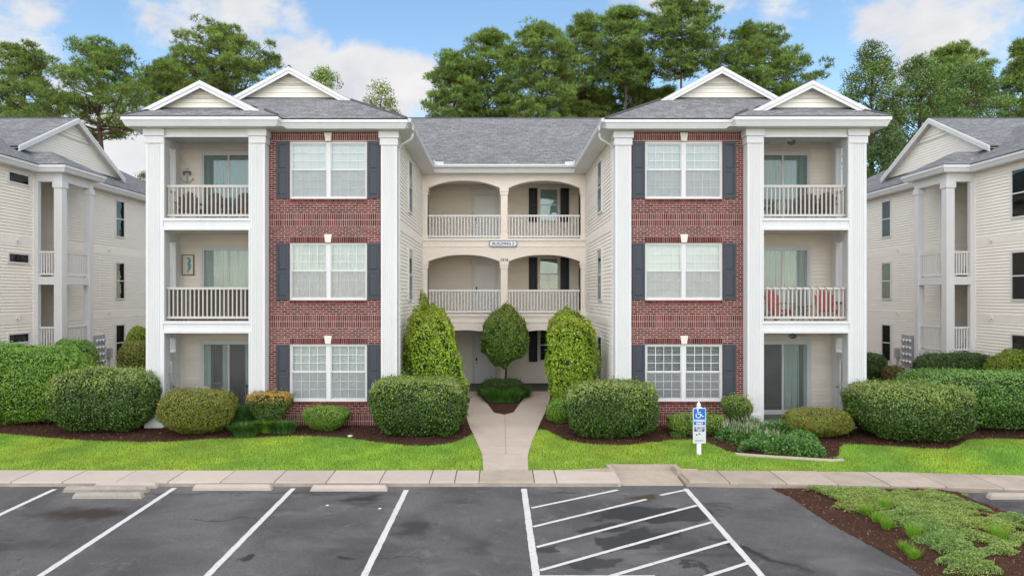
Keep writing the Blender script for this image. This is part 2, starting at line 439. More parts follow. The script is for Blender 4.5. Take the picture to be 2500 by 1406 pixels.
# ------------------------------------------------------------------ mesh helpers
class MB:
    def __init__(s): s.v = []; s.f = []; s.c = None; s.uv = None
    def box(s, x0, x1, y0, y1, z0, z1):
        if x0 > x1: x0, x1 = x1, x0
        if y0 > y1: y0, y1 = y1, y0
        if z0 > z1: z0, z1 = z1, z0
        n = len(s.v)
        s.v += [(x0, y0, z0), (x1, y0, z0), (x1, y1, z0), (x0, y1, z0), (x0, y0, z1), (x1, y0, z1), (x1, y1, z1), (x0, y1, z1)]
        s.f += [(n, n+3, n+2, n+1), (n+4, n+5, n+6, n+7), (n, n+1, n+5, n+4), (n+1, n+2, n+6, n+5), (n+2, n+3, n+7, n+6), (n+3, n, n+4, n+7)]
        return s
    def face(s, pts):
        n = len(s.v); s.v += [tuple(p) for p in pts]; s.f.append(tuple(range(n, n + len(pts)))); return s
    def prism(s, pts, axis, a, b):
        """2D outline pts extruded along axis ('x','y','z') from a to b"""
        n = len(s.v); k = len(pts)
        for q in (a, b):
            for (u, w_) in pts:
                s.v.append({'x': (q, u, w_), 'y': (u, q, w_), 'z': (u, w_, q)}[axis])
        s.f.append(tuple(range(n + k - 1, n - 1, -1))); s.f.append(tuple(range(n + k, n + 2 * k)))
        for i in range(k):
            j = (i + 1) % k
            s.f.append((n + i, n + j, n + k + j, n + k + i))
        return s
    def tube(s, pts, rad, n=8, cap=True):
        pts = [Vector(p) for p in pts]
        if isinstance(rad, (int, float)): rad = [rad] * len(pts)
        base = len(s.v)
        d0 = (pts[1] - pts[0]).normalized()
        up = Vector((0, 0, 1)) if abs(d0.z) < .9 else Vector((1, 0, 0))
        a = d0.cross(up).normalized()
        for i, p in enumerate(pts):
            d = (pts[min(i + 1, len(pts) - 1)] - pts[max(i - 1, 0)]).normalized()
            a = (a - d * a.dot(d)).normalized()
            b = d.cross(a)
            for k in range(n):
                t = 2 * math.pi * k / n
                s.v.append(tuple(p + (a * math.cos(t) + b * math.sin(t)) * rad[i]))
        for i in range(len(pts) - 1):
            for k in range(n):
                k2 = (k + 1) % n
                s.f.append((base + i*n + k, base + i*n + k2, base + (i+1)*n + k2, base + (i+1)*n + k))
        if cap:
            s.f.append(tuple(base + k for k in range(n - 1, -1, -1)))
            s.f.append(tuple(base + (len(pts)-1)*n + k for k in range(n)))
        return s
    def lathe(s, prof, n=16, c=(0, 0, 0)):
        base = len(s.v)
        for r, z in prof:
            for k in range(n):
                t = 2 * math.pi * k / n
                s.v.append((c[0] + r * math.cos(t), c[1] + r * math.sin(t), c[2] + z))
        for i in range(len(prof) - 1):
            for k in range(n):
                k2 = (k + 1) % n
                s.f.append((base + i*n + k, base + i*n + k2, base + (i+1)*n + k2, base + (i+1)*n + k))
        s.f.append(tuple(base + k for k in range(n - 1, -1, -1)))
        s.f.append(tuple(base + (len(prof)-1)*n + k for k in range(n)))
        return s
    def mesh(s, name):
        me = bpy.data.meshes.new(name)
        me.from_pydata(s.v, [], s.f)
        return me
    def obj(s, name, m, parent=None, loc=None, smooth_=False, kind=None):
        me = s.mesh(name)
        me.materials.append(MATS[m])
        if smooth_:
            me.polygons.foreach_set('use_smooth', [True] * len(me.polygons))
        return link(name, me, parent, loc, kind)
def link(name, me, parent=None, loc=None, kind=None, rot=None):
    o = bpy.data.objects.new(name, me)
    COL.objects.link(o)
    if parent: o.parent = parent
    if loc is not None: o.location = loc
    if rot is not None: o.rotation_euler = rot
    if kind: o['kind'] = kind
    return o
def tag(o, label, cat, group=None):
    o['label'] = label; o['category'] = cat
    if group: o['group'] = group
    return o
def empty(name, loc=(0, 0, 0), rotz=0):
    o = bpy.data.objects.new(name, None)
    o.empty_display_size = .2
    COL.objects.link(o); o.location = loc; o.rotation_euler = (0, 0, rotz)
    return o
def struct(o): o['kind'] = 'structure'; return o
def np_mesh(name, V, Fq, m, cols=None, smooth_=False):
    """V (n,3); Fq (k,3) or (k,4) indices; cols (n,3)"""
    me = bpy.data.meshes.new(name)
    V = np.asarray(V, np.float32); Fq = np.asarray(Fq, np.int32)
    k = Fq.shape[1]
    me.vertices.add(len(V)); me.vertices.foreach_set('co', V.ravel())
    me.loops.add(Fq.size); me.loops.foreach_set('vertex_index', Fq.ravel())
    me.polygons.add(len(Fq)); me.polygons.foreach_set('loop_start', np.arange(0, Fq.size, k, dtype=np.int32))
    me.update(calc_edges=True)
    if smooth_: me.polygons.foreach_set('use_smooth', np.ones(len(Fq), bool))
    if cols is not None:
        a = me.color_attributes.new('Col', 'FLOAT_COLOR', 'POINT')
        C = np.ones((len(V), 4), np.float32); C[:, :3] = cols
        a.data.foreach_set('color', C.ravel())
    me.materials.append(MATS[m])
    return me
def text_mesh(body, size, offset=0.0, extrude=0.002, align='CENTER'):
    cu = bpy.data.curves.new('text', 'FONT')
    cu.body = body; cu.size = size; cu.align_x = align; cu.align_y = 'CENTER'; cu.offset = offset; cu.extrude = extrude
    cu.resolution_u = 3
    o = bpy.data.objects.new('text', cu); COL.objects.link(o)
    dg = bpy.context.evaluated_depsgraph_get()
    me = bpy.data.meshes.new_from_object(o.evaluated_get(dg))
    bpy.data.objects.remove(o); bpy.data.curves.remove(cu)
    return me
# ================================================================== roofs
def roof_obj(name, faces, parent, thick=0.035, kind=None):
    me = bpy.data.meshes.new(name)
    v = []; f = []; uvs = []
    for pts in faces:
        P = [Vector(p) for p in pts]
        n = (P[1] - P[0]).cross(P[2] - P[0]).normalized()
        if n.z < 0:
            P = P[::-1]; n = -n
        h = Vector((0, 0, 1)).cross(n)
        h = h.normalized() if h.length > 1e-4 else Vector((1, 0, 0))
        s = n.cross(h)
        b = len(v)
        v += [tuple(p) for p in P]; f.append(tuple(range(b, b + len(P))))
        uvs += [(p.dot(h), p.dot(s)) for p in P]
        # underside and edges give the sheet its thickness
        b2 = len(v); Q = [p - Vector((0, 0, thick)) for p in P]
        v += [tuple(q) for q in Q]; f.append(tuple(range(b2 + len(P) - 1, b2 - 1, -1)))
        uvs += [(p.dot(h), p.dot(s)) for p in Q[::-1]]
        for i in range(len(P)):
            j = (i + 1) % len(P)
            f.append((b + i, b2 + i, b2 + j, b + j))
            uvs += [(P[i].dot(h), P[i].dot(s))] * 4
    me.from_pydata(v, [], f)
    u = me.uv_layers.new(name='UVMap')
    u.data.foreach_set('uv', [c for t in uvs for c in t])
    me.materials.append(MATS['shingle'])
    return link(name, me, parent, kind=kind)

def sweep(path, prof, closed=False):
    """profile (outward offset, z) swept along a plan polyline with mitred corners; outward is the right-hand side of travel"""
    m = MB(); k = len(prof); n = len(path)
    P = [Vector((p[0], p[1])) for p in path]
    for i in range(n):
        if closed or 0 < i < n - 1:
            a = (P[i] - P[i - 1]).normalized(); b = (P[(i + 1) % n] - P[i]).normalized()
        elif i == 0: a = b = (P[1] - P[0]).normalized()
        else: a = b = (P[-1] - P[-2]).normalized()
        na = Vector((a.y, -a.x)); nb = Vector((b.y, -b.x))
        d = (na + nb); d = d / max(d.dot(na), .2)
        for off, z in prof:
            q = P[i] + d * off
            m.v.append((q.x, q.y, z))
    rng_ = range(n if closed else n - 1)
    for i in rng_:
        j = (i + 1) % n
        for t in range(k):
            t2 = (t + 1) % k
            m.f.append((i*k + t, j*k + t, j*k + t2, i*k + t2))
    if not closed:
        m.f.append(tuple(range(k))); m.f.append(tuple(range((n-1)*k + k - 1, (n-1)*k - 1, -1)))
    return m

EZ = 9.55           # top of the eave
SOF = 9.25          # soffit
SL = 0.54           # roof slope
ST = 3.2            # storey height
FL = (0.08, 3.25, 6.45)

B = empty('apartment_building')
tag(B, 'three storey apartment building with two brick bays and arched centre balconies', 'building')

# ---- pieces that repeat: one lap board profile, boards share a mesh
def board_mesh(name, length, m, h=.127):
    # along +x, face towards -y, bottom edge proud
    q = MB()
    q.prism([(.0, .0), (-.030, .0), (-.030, .010), (-.004, h + .004), (.0, h + .004)], 'x', 0, length)
    me = q.mesh(name); me.materials.append(MATS[m]); return me
def lap_wall(parent, name, x0, x1, y, z0, z1, m='siding', facing='-y', h=.127):
    """many lap boards as one joined mesh. facing -y: spans x; +x/-x: spans y (x0,x1 are then y, and y is x)"""
    q = MB(); z = z0
    while z < z1 - .02:
        t = min(h, z1 - z)
        pr = [(0, z), (-.030, z), (-.030, z + .010), (-.004, z + t), (0, z + t)]
        if facing == '-y': q.prism([(y + a, b) for a, b in pr], 'x', x0, x1)
        else:
            s = 1 if facing == '+x' else -1
            q.prism([(y - s * a, b) for a, b in pr], 'y', x0, x1)
        z += h
    return q.obj(name, m, parent, kind='stuff')

# ---- bricks
BRK_L, BRK_H, JT = .190, .057, .0135
brick_full = MB()
def _bev_brick(l, h, d=.05, b=.005):
    q = MB()
    q.v = [(0, 0, 0), (l, 0, 0), (l, 0, h), (0, 0, h), (0, b - d, 0), (l, b - d, 0), (l, b - d, h), (0, b - d, h),
           (b, -d, b), (l - b, -d, b), (l - b, -d, h - b), (b, -d, h - b)]
    q.f = [(0, 3, 2, 1), (0, 1, 5, 4), (1, 2, 6, 5), (2, 3, 7, 6), (3, 0, 4, 7), (4, 5, 9, 8), (5, 6, 10, 9), (6, 7, 11, 10), (7, 4, 8, 11), (8, 9, 10, 11)]
    return q
BRICKS = []   # (x, z, l, h, proud, full stretcher?, wing)
def brick_rows(s, x0, x1, z0, z1, kind='stretcher', proud=0.0):
    if kind == 'stretcher':
        n = max(1, round((z1 - z0) / .0677)); c = (z1 - z0) / n
        for r in range(n):
            off = 0 if r % 2 == 0 else -(BRK_L + JT) / 2
            # bond runs from a fixed origin so that neighbouring regions line up
            k0 = math.floor((x0 - 3.96 - off) / (BRK_L + JT)); x = 3.96 + off + k0 * (BRK_L + JT)
            while x < x1 - .02:
                a, b = max(x, x0), min(x + BRK_L, x1)
                if b - a > .03:
                    BRICKS.append((s, a, z0 + r * c, b - a, c - JT, proud, b - a > BRK_L - .004))
                x += BRK_L + JT
    else:
        n = round((x1 - x0) / .0677); c = (x1 - x0) / n
        for i in range(n):
            BRICKS.append((s, x0 + i * c, z0, c - JT, z1 - z0 - JT, proud, False))

BX0, BX1, WX0, WX1 = 3.96, 7.575, 4.398, 6.848
WB = [.74 + ST * k for k in range(3)]; WT = [z + 1.8 for z in WB]
sash_h = .9
def mirror_x(s, a, b): return (a, b) if s > 0 else (-b, -a)

def blind_mesh(w, h, tilt):
    q = MB(); n = int(h / .044)
    c, sn = math.cos(tilt) * .025, math.sin(tilt) * .025
    for i in range(n):
        z = (i + .5) * .044
        q.face([(0, -c, z - sn), (w, -c, z - sn), (w, c, z + sn), (0, c, z + sn)])
        q.face([(0, -c, z - sn - .003), (0, c, z + sn - .003), (w, c, z + sn - .003), (w, -c, z - sn - .003)])
    return q
def curtain_mesh(w, h, amp=.025, per=.12, n=None):
    q = MB(); n = n or int(w / .012)
    for i in range(n + 1):
        x = w * i / n
        y = amp * math.sin(2 * math.pi * x / per + .8 * math.sin(x * 7.3)) + .01 * math.sin(x * 31)
        q.v += [(x, y, 0), (x + .01 * math.sin(x * 13), y * .8, h)]
    for i in range(n): q.f.append((2*i, 2*i+2, 2*i+3, 2*i+1))
    return q

def brick_window(s, k, style):
    zb, zt = WB[k], WT[k]
    x0, x1 = mirror_x(s, WX0, WX1)
    xm = (x0 + x1) / 2
    fr = MB()
    fr.box(x0, x0 + .055, .03, .17, zb, zt).box(x1 - .055, x1, .03, .17, zb, zt)
    fr.box(x0 + .055, x1 - .055, .03, .17, zt - .05, zt).box(x0 + .055, x1 - .055, .022, .17, zb, zb + .06)
    fr.box(xm - .065, xm + .065, .026, .17, zb + .06, zt - .05)
    W = fr.obj('window', 'trim', B)
    jam = MB(); jam.box(x0, x1, .32, .34, zb, zt)
    jam.obj('shade_backing', 'room_shade', W)  # flat dark sheet standing in for the unlit room
    zm = zb + .06 + (1.8 - .11) / 2
    for u, (a, b) in enumerate(((x0 + .055, xm - .065), (xm + .065, x1 - .055))):
        for top in (0, 1):
            za, zc = (zm, zt - .05) if top else (zb + .06, zm)
            yy = .075 if top else .105
            sash = MB()
            sash.box(a, a + .03, yy - .015, yy + .02, za, zc).box(b - .03, b, yy - .015, yy + .02, za, zc)
            sash.box(a + .03, b - .03, yy - .015, yy + .02, zc - .035, zc)
            sash.box(a + .03, b - .03, yy - .018, yy + .02, za, za + (.045 if top else .035))
            so = sash.obj('sash', 'trim', W)
            ga, gb, gc, gd = a + .03, b - .03, za + .04, zc - .035
            g = MB(); g.box(ga, gb, yy, yy + .005, gc, gd); g.obj('pane', 'glass', W)
            gr = MB()
            for i in (1, 2, 3):
                x = ga + (gb - ga) * i / 4; gr.box(x - .010, x + .010, yy - .010, yy - .002, gc, gd)
            for i in (1, 2):
                z = gc + (gd - gc) * i / 3; gr.box(ga, gb, yy - .0095, yy - .0025, z - .010, z + .010)
            gr.obj('grille', 'trim', W)
        hs = MB(); hs.box(a + .004, b - .004, .058, .060, zb + .06, zm + .01); hs.obj('half_screen', 'half_screen', W)
        bw, bh = b - a - .01, 1.72
        if style == 'curtain':
            q = curtain_mesh(bw, bh); ob = q.obj('curtain', 'curtain', W, (a + .005, .155, zb + .04), True)
        else:
            q = blind_mesh(bw, bh, R({'shut': 76, 'half': 62, 'open': 24}[style]))
            ob = q.obj('blind', 'blind', W, (a + .005, .150, zb + .04))
    # keystone
    kx = s * 5.623
    ks = MB()
    ks.prism([(kx - .085, zt + .012), (kx + .085, zt + .012), (kx + .12, zt + .27), (kx - .12, zt + .27)], 'y', -.055, .1)
    ks.obj('keystone', 'keystone', B)
    return W

def shutter(parent, x0, x1, z0, z1, y, m='shutter', panels=2):
    q = MB(); q.box(x0, x1, y - .022, y, z0, z1)
    S = q.obj('shutter', m, parent)
    fr = MB(); t = .055
    fr.box(x0, x0 + t, y - .036, y - .022, z0, z1).box(x1 - t, x1, y - .036, y - .022, z0, z1)
    zm = z0 + (z1 - z0) * .49
    for a, b in ((z0, z0 + .10), (zm - .05, zm + .05), (z1 - .08, z1)):
        fr.box(x0 + t, x1 - t, y - .036, y - .022, a, b)
    fr.obj('shutter_frame', m, S)
    for a, b in ((z0 + .10, zm - .05), (zm + .05, z1 - .08)):
        p = MB(); X0, X1, A, C = x0 + t + .012, x1 - t - .012, a + .014, b - .014; i = .035
        p.v = [(X0, y - .022, A), (X1, y - .022, A), (X1, y - .022, C), (X0, y - .022, C),
               (X0 + i, y - .034, A + i), (X1 - i, y - .034, A + i), (X1 - i, y - .034, C - i), (X0 + i, y - .034, C - i)]
        p.f = [(0, 1, 5, 4), (1, 2, 6, 5), (2, 3, 7, 6), (3, 0, 4, 7), (4, 5, 6, 7)]
        p.obj('raised_panel', m, S)
    return S

def column(parent, x0, x1, y0, y1, zb, zt, flutes=6, cap=True, sx=1):
    """square column: fluted front, stepped capital, plinth"""
    w_ = x1 - x0
    pts = []; n = flutes; pad = w_ * .16; fw = (w_ - 2 * pad) / (2 * n - 1)
    pts = [(x0, y1), (x0, y0)]
    for i in range(n):
        a = x0 + pad + i * 2 * fw
        pts += [(a, y0), (a, y0 + .014), (a + fw, y0 + .014), (a + fw, y0)]
    pts += [(x1, y0), (x1, y1)]
    q = MB(); q.prism(pts[::-1], 'z', zb + .55, zt - .45)
    q.box(x0, x1, y0 + .001, y1, zb + .3, zb + .55).box(x0, x1, y0 + .001, y1, zt - .45, zt)
    C = q.obj('column', 'trim', parent)
    if cap:
        c = MB(); c.box(x0 - .03, x1 + .03, y0 - .03, y1 + .02, zt - .44, zt - .225)
        c.box(x0 - .065, x1 + .065, y0 - .065, y1 + .03, zt - .22, zt - .002)
        c.obj('capital', 'trim', C)
    b = MB(); b.box(x0 - .035, x1 + .035, y0 - .035, y1 + .02, zb, zb + .3).box(x0 - .015, x1 + .015, y0 - .015, y1 + .01, zb + .3, zb + .52)
    b.obj('plinth', 'trim', C)
    return C

bal_cache = {}
def railing(parent, p0, p1, zb, zt, n, m='rail_paint', t=.036, w_=.07):
    """top and bottom rail between two plan points with n balusters, each its own piece"""
    a, b = Vector((*p0, 0)), Vector((*p1, 0)); d = b - a; L_ = d.length; ang = math.atan2(d.y, d.x)
    q = MB()
    q.box(0, L_, -w_ / 2, w_ / 2, zt - .075, zt)
    r = q.obj('railing', m, parent); r.location = a; r.rotation_euler = (0, 0, ang)
    q = MB(); q.box(0, L_, -w_ * .35, w_ * .35, zb, zb + .075); q.obj('bottom_rail', m, r)
    key = (round(zt - zb, 3), m, t)
    if key not in bal_cache:
        c = MB(); c.box(-t / 2, t / 2, -t / 2, t / 2, 0, zt - zb - .15)
        me = c.mesh('baluster'); me.materials.append(MATS[m]); bal_cache[key] = me
    for i in range(n):
        link('baluster', bal_cache[key], r, (L_ * (i + .5) / n, 0, zb + .075))
    return r

def sliding_door(parent, s, x0, x1, y, z0, z1, style, glassm='glass'):
    a, b = mirror_x(s, x0, x1)
    q = MB()
    q.box(a, a + .07, y - .09, y, z0, z1).box(b - .07, b, y - .09, y, z0, z1).box(a + .07, b - .07, y - .09, y, z1 - .08, z1).box(a + .07, b - .07, y - .09, y, z0, z0 + .06)
    D = q.obj('sliding_door', 'trim', parent)
    mid = (a + b) / 2
    for i, (u, v) in enumerate(((a + .07, mid + .03), (mid - .03, b - .07))):
        yy = y - .075 if (i == 0) == (s > 0) else y - .05
        l = MB()
        l.box(u, u + .055, yy - .01, yy + .012, z0 + .06, z1 - .08).box(v - .055, v, yy - .01, yy + .012, z0 + .06, z1 - .08)
        l.box(u + .055, v - .055, yy - .01, yy + .012, z1 - .15, z1 - .08).box(u + .055, v - .055, yy - .01, yy + .012, z0 + .06, z0 + .15)
        l.obj('door_leaf', 'trim', D)
        g = MB(); g.box(u + .055, v - .055, yy - .002, yy + .002, z0 + .15, z1 - .15); g.obj('pane', glassm, D)
    bk = MB(); bk.box(a + .07, b - .07, y - .012, y - .008, z0 + .06, z1 - .08); bk.obj('shade_panel', 'room_shade', D)  # dark sheet just behind the panes, painted as a shaded room
    h = z1 - z0 - .3
    W_ = b - a - .2
    if style == 'open':
        for xx, ww in ((a + .1, .25), (mid - .22, .16), (b - .42, .2)):
            curtain_mesh(ww, h, .012, .09).obj('curtain', 'curtain_green', D, (xx, y - .028, z0 + .14), True)
    elif style == 'gap':
        curtain_mesh(W_ * .30, h, .012, .09).obj('curtain', 'curtain_green', D, (mid + (.05 if s > 0 else -.62), y - .028, z0 + .14), True)
        curtain_mesh(.16, h, .012, .09).obj('curtain', 'curtain_green', D, (mid + .72 if s > 0 else a + .1, y - .028, z0 + .14), True)
    else:
        curtain_mesh(W_, h, .012, .1).obj('curtain', {'green': 'curtain_green', 'white': 'curtain'}[style], D, (a + .1, y - .028, z0 + .14), True)
    return D

MID_BAND = ((2.98, 3.30), (6.18, 6.50))
inner_mesh = {s: None for s in (-1, 1)}
for s in (-1, 1):
    MX = lambda a, b: mirror_x(s, a, b)
    # ---------------- brick bay: mortar wall with window openings, then bricks
    q = MB()
    for a, b in ((BX0, WX0), (WX1, BX1)):
        q.box(*MX(a, b), -.003, .30, -.45, SOF)
    zs = [-.45] + [z for k in range(3) for z in (WB[k], WT[k])] + [SOF]
    for i in range(0, 8, 2):
        q.box(*MX(WX0, WX1), -.0028, .2995, zs[i], zs[i + 1])
    bw = q.obj('brick_wall', 'mortar', B)
    n0 = len(BRICKS)
    brick_rows(s, BX0, BX1, -.42, -.08)
    brick_rows(s, BX0, BX1, -.08, .12, 'soldier'); brick_rows(s, BX0, BX1, .12, .325, 'soldier')
    lo = [.325, 3.47, 6.68]; hi = [3.06, 6.27, 8.975]
    for k in range(3):
        zb, zt = WB[k], WT[k]
        brick_rows(s, BX0, BX1, lo[k], zb - .12)
        brick_rows(s, BX0, WX0, zb - .12, min(hi[k], zt + .21)); brick_rows(s, WX1, BX1, zb - .12, min(hi[k], zt + .21))
        brick_rows(s, WX0, WX1, zb - .115, zb - .002, 'soldier', .03)
        if k < 2:
            brick_rows(s, WX0, WX1, zt + .004, zt + .21, 'soldier', .012)
            brick_rows(s, BX0, BX1, zt + .215, hi[k])
            brick_rows(s, BX0, BX1, hi[k], hi[k] + .205, 'soldier'); brick_rows(s, BX0, BX1, hi[k] + .205, hi[k] + .41, 'soldier')
    brick_rows(s, BX0, BX1, 8.975, 9.17, 'soldier'); brick_rows(s, BX0, BX1, 9.17, SOF, 'soldier')
    mine = BRICKS[n0:]
    # 150 full stretchers around the middle of the bay are bricks of their own
    full = sorted([i for i, b in enumerate(mine) if b[6] and b[5] == 0], key=lambda i: abs(mine[i][2] - 4.0))[:150]
    fs = set(full)
    V = []; Fc = []; Cc = []
    rb = random.Random(5 + s)
    proto = _bev_brick(BRK_L, 1.0)
    shared = {}
    for i, (ss, x, z, l, h, pr, fl) in enumerate(mine):
        X = x if s > 0 else -(x + l)
        jit = rb.uniform(-.002, .002)
        if i in fs:
            key = round(h, 3)
            if key not in shared:
                me = _bev_brick(BRK_L, h).mesh('brick'); me.materials.append(MATS['brick']); shared[key] = me
            link('brick', shared[key], bw, (X, .042 + jit, z))
        else:
            bb = _bev_brick(l, h)
            n = len(V)
            V += [(p[0] + X, p[1] + .042 - pr + jit, p[2] + z) for p in bb.v]
            Fc += [tuple(n + j for j in f) for f in bb.f]
            t = rb.uniform(.55, 1.45); hue = rb.uniform(-.012, .012)
            Cc += [(.130 * t, (.036 + hue * .5) * t, (.032 + hue) * t)] * len(bb.v)
    me = bpy.data.meshes.new('bricks'); me.from_pydata(V, [], Fc)
    a = me.color_attributes.new('Col', 'FLOAT_COLOR', 'POINT'); a.data.foreach_set('color', [c for t in Cc for c in (*t, 1)])
    me.materials.append(MATS['brick_rows'])
    link('bricks', me, bw, kind='stuff')
    for k in range(3):
        st = {(-1, 1): 'curtain', (-1, 0): 'shut', (-1, 2): 'shut', (1, 0): 'open', (1, 1): 'shut', (1, 2): 'half'}[(s, k)]
        brick_window(s, k, st)
        for a, b in ((WX0 - .405, WX0 - .015), (WX1 + .015, WX1 + .405)):
            shutter(B, *MX(a, b), WB[k] + .01, WT[k] - .005, -.012)
    # ---------------- corner pilaster and porch columns
    column(B, *MX(3.44, 3.945), -.09, .30, -.12, SOF)
    column(B, *MX(7.50, 7.955), -.38, .06, -.12, SOF)
    column(B, *MX(10.67, 11.20), -.38, .06, -.12, SOF)
    q = MB(); q.box(*MX(7.556, 7.60), -.03, .2, -.12, SOF); q.obj('corner_trim', 'trim', B)
    # ---------------- inner side wall with lap boards
    q = MB(); q.box(*MX(3.52, 3.90), .301, 7.86, -.3, SOF)
    iw = q.obj('side_wall', 'siding_pale', B)
    bm_ = board_mesh('siding_board', 7.0, 'siding_pale')
    z = .0
    while z < SOF - .03:
        band = [b for b in MID_BAND if b[0] - .02 <= z < b[1] - .02]
        if band:
            t = MB(); t.box(*MX(3.488, 3.52), .49, 7.51, z, band[0][1]); t.obj('band_board', 'siding_pale', iw); z = band[0][1]; continue
        # board runs along Y; for the wall facing +x rotate so that -y local points outwards
        if s < 0: link('siding_board', bm_, iw, (-3.52, .5, z), rot=(0, 0, R(90)))
        else: link('siding_board', bm_, iw, (3.52, 7.5, z), rot=(0, 0, R(-90)))
        z += .127
    q = MB(); q.box(*MX(3.475, 3.53), .30, .50, -.3, SOF).box(*MX(3.475, 3.53), 7.5, 7.6, -.3, SOF); q.obj('corner_board', 'trim', iw)
    for k in range(3):
        y0, y1, zb, zt = 2.95, 3.9, WB[k], WT[k]
        q = MB()
        def sx(a, b): return MX(a, b)
        q.box(*sx(3.440, 3.51), y0 - .06, y0, zb - .06, zt + .06).box(*sx(3.440, 3.51), y1, y1 + .06, zb - .06, zt + .06)
        q.box(*sx(3.440, 3.51), y0, y1, zt, zt + .06).box(*sx(3.440, 3.51), y0, y1, zb - .06, zb).box(*sx(3.445, 3.51), y0, y1, zb + .87, zb + .92)
        W = q.obj('window', 'trim', B)
        g = MB(); g.box(*sx(3.462, 3.466), y0, y1, zb, zt); g.obj('pane', 'glass_dark', W)
        g = MB(); g.box(*sx(3.482, 3.484), y0, y1, zb, zt); g.obj('shade_panel', 'room_shade', W)  # room darkness painted on a sheet before the boards
        hs = MB(); hs.box(*sx(3.452, 3.453), y0, y1, zb, zb + .87); hs.obj('half_screen', 'half_screen', W)
    # ---------------- porch: decks, beams, back wall, rails, screens
    x0, x1 = 7.955, 10.67
    for k in range(3):
        zf = FL[k]; zc = (2.98, 6.16, 9.27)[k]
        d = MB()
        if k == 0:
            d.box(*MX(7.5, 11.19), -.33, 1.75, -.45, zf - .03); d.obj('foundation', 'brick', B)
            d = MB(); d.box(*MX(7.6, 11.1), -.30, 1.72, zf - .03, zf)
            d.obj('porch_floor', 'dark_floor', B)
            d = MB(); d.box(*MX(x0, x1), -.36, -.28, zf - .03, zf + .07); d.obj('sill', 'trim', B)
        else:
            d.box(*MX(7.6, 11.1), -.24, 1.72, zf - .27, zf); d.obj('porch_floor', 'ceiling_paint', B)
            d = MB(); d.box(*MX(x0, x1), -.35, -.25, zf - .29, zf + .03)
            d.box(*MX(x0, x1), -.385, -.35, zf - .05, zf + .035).box(*MX(x0, x1), -.375, -.35, zf - .29, zf - .245)
            d.obj('beam', 'trim', B)
        if k == 2:
            d = MB(); d.box(*MX(x0, x1), -.34, -.10, 9.04, SOF).box(*MX(x0, x1), -.36, -.34, 9.19, SOF); d.obj('beam', 'trim', B)
            d = MB(); d.box(*MX(7.6, 11.1), -.10, 1.72, 9.262, 9.30); d.obj('porch_ceiling', 'ceiling_paint', B)
        zt = (2.955, 6.155, 9.04)[k]; zo = zf + (.07 if k == 0 else .035)
        # opening trim and insect screen
        t = MB(); t.box(*MX(x0, x0 + .045), -.40, -.30, zo, zt).box(*MX(x1 - .045, x1), -.40, -.30, zo, zt).box(*MX(x0 + .045, x1 - .045), -.40, -.30, zt - .045, zt)
        T = t.obj('screen_frame', 'trim', B)
        g = MB(); g.face([(s * (x0 + .045), -.33, zo), (s * (x1 - .045), -.33, zo), (s * (x1 - .045), -.33, zt - .045), (s * (x0 + .045), -.33, zt - .045)])
        g.obj('insect_screen', 'insect_mesh', T)
        # back wall
        q = MB(); q.box(*MX(7.6, 11.19), 1.52, 1.74, zf, zc); pw = q.obj('porch_wall', 'siding', B)
        bm2 = board_mesh('siding_board', 3.4, 'siding')
        z = zf
        while z < zc - .05:
            link('siding_board', bm2, pw, (MX(7.62, 11.02)[0], 1.52, z)); z += .127
        q = MB(); q.box(*MX(7.5, 7.62), .06, 1.60, zf, zc); q.obj('porch_side_wall', 'siding', B)
        stl = {(-1, 0): 'open', (-1, 1): 'green', (-1, 2): 'green', (1, 0): 'gap', (1, 1): 'green', (1, 2): 'green'}[(s, k)]
        sliding_door(B, s, 8.38, 10.30, 1.498, zf, zf + 2.5, stl, 'glass' if k < 2 else 'glass_dark')
        # outer side: rear post, header, rail or screen door
        q = MB(); q.box(*MX(11.0, 11.19), 1.16, 1.52, zf, zc).box(*MX(11.02, 11.18), .06, 1.16, zc - .3, zc)
        if k == 0: q.box(*MX(11.03, 11.17), .06, 1.16, 2.05, 2.2)
        side = q.obj('side_post', 'trim', B)
        g = MB(); g.face([(s * 11.10, .06, zf + (.0 if k else 2.2)), (s * 11.10, 1.16, zf + (.0 if k else 2.2)), (s * 11.10, 1.16, zc - .3), (s * 11.10, .06, zc - .3)])
        g.obj('insect_screen', 'insect_mesh', side)
        if k:
            railing(B, (s * 11.02, .10), (s * 11.02, 1.16), zf + .09, zf + 1.08, 7)
            railing(B, (MX(x0, x1)[0] + .03, -.17), (MX(x0, x1)[1] - .03, -.17), zf + .10, zf + 1.09, 20)
        else:
            d = MB()
            d.box(*MX(11.06, 11.11), .10, .20, zf + .02, 2.04).box(*MX(11.06, 11.11), 1.04, 1.15, zf + .02, 2.04)
            for a, b in ((zf + .02, zf + .62), (1.12, 1.19), (1.94, 2.04)): d.box(*MX(11.06, 11.11), .20, 1.04, a, b)
            dd = d.obj('screen_door', 'trim', B)
            g = MB(); g.box(*MX(11.083, 11.087), .20, 1.04, zf + .62, 1.94); g.obj('pane', 'half_screen', dd)
            kn = MB(); kn.lathe([(.012, 0), (.012, .03), (.028, .035), (.03, .055), (.01, .066)], 10)
            ko = kn.obj('door_handle', 'black_metal', dd, (s * 11.06, 1.09, 1.05)); ko.rotation_euler = (0, R(-90 * s), 0)
    # ---------------- outer and rear walls (not seen from the front)
    q = MB(); q.box(*MX(10.95, 11.17), 1.74, 24, -.4, SOF).box(*MX(3.6, 11.17), 23.8, 24, -.4, SOF); q.obj('outer_wall', 'siding', B)
    lap_wall(B, 'siding_boards', 1.76, 24, s * 11.17, -.1, SOF, 'siding', '+x' if s > 0 else '-x')

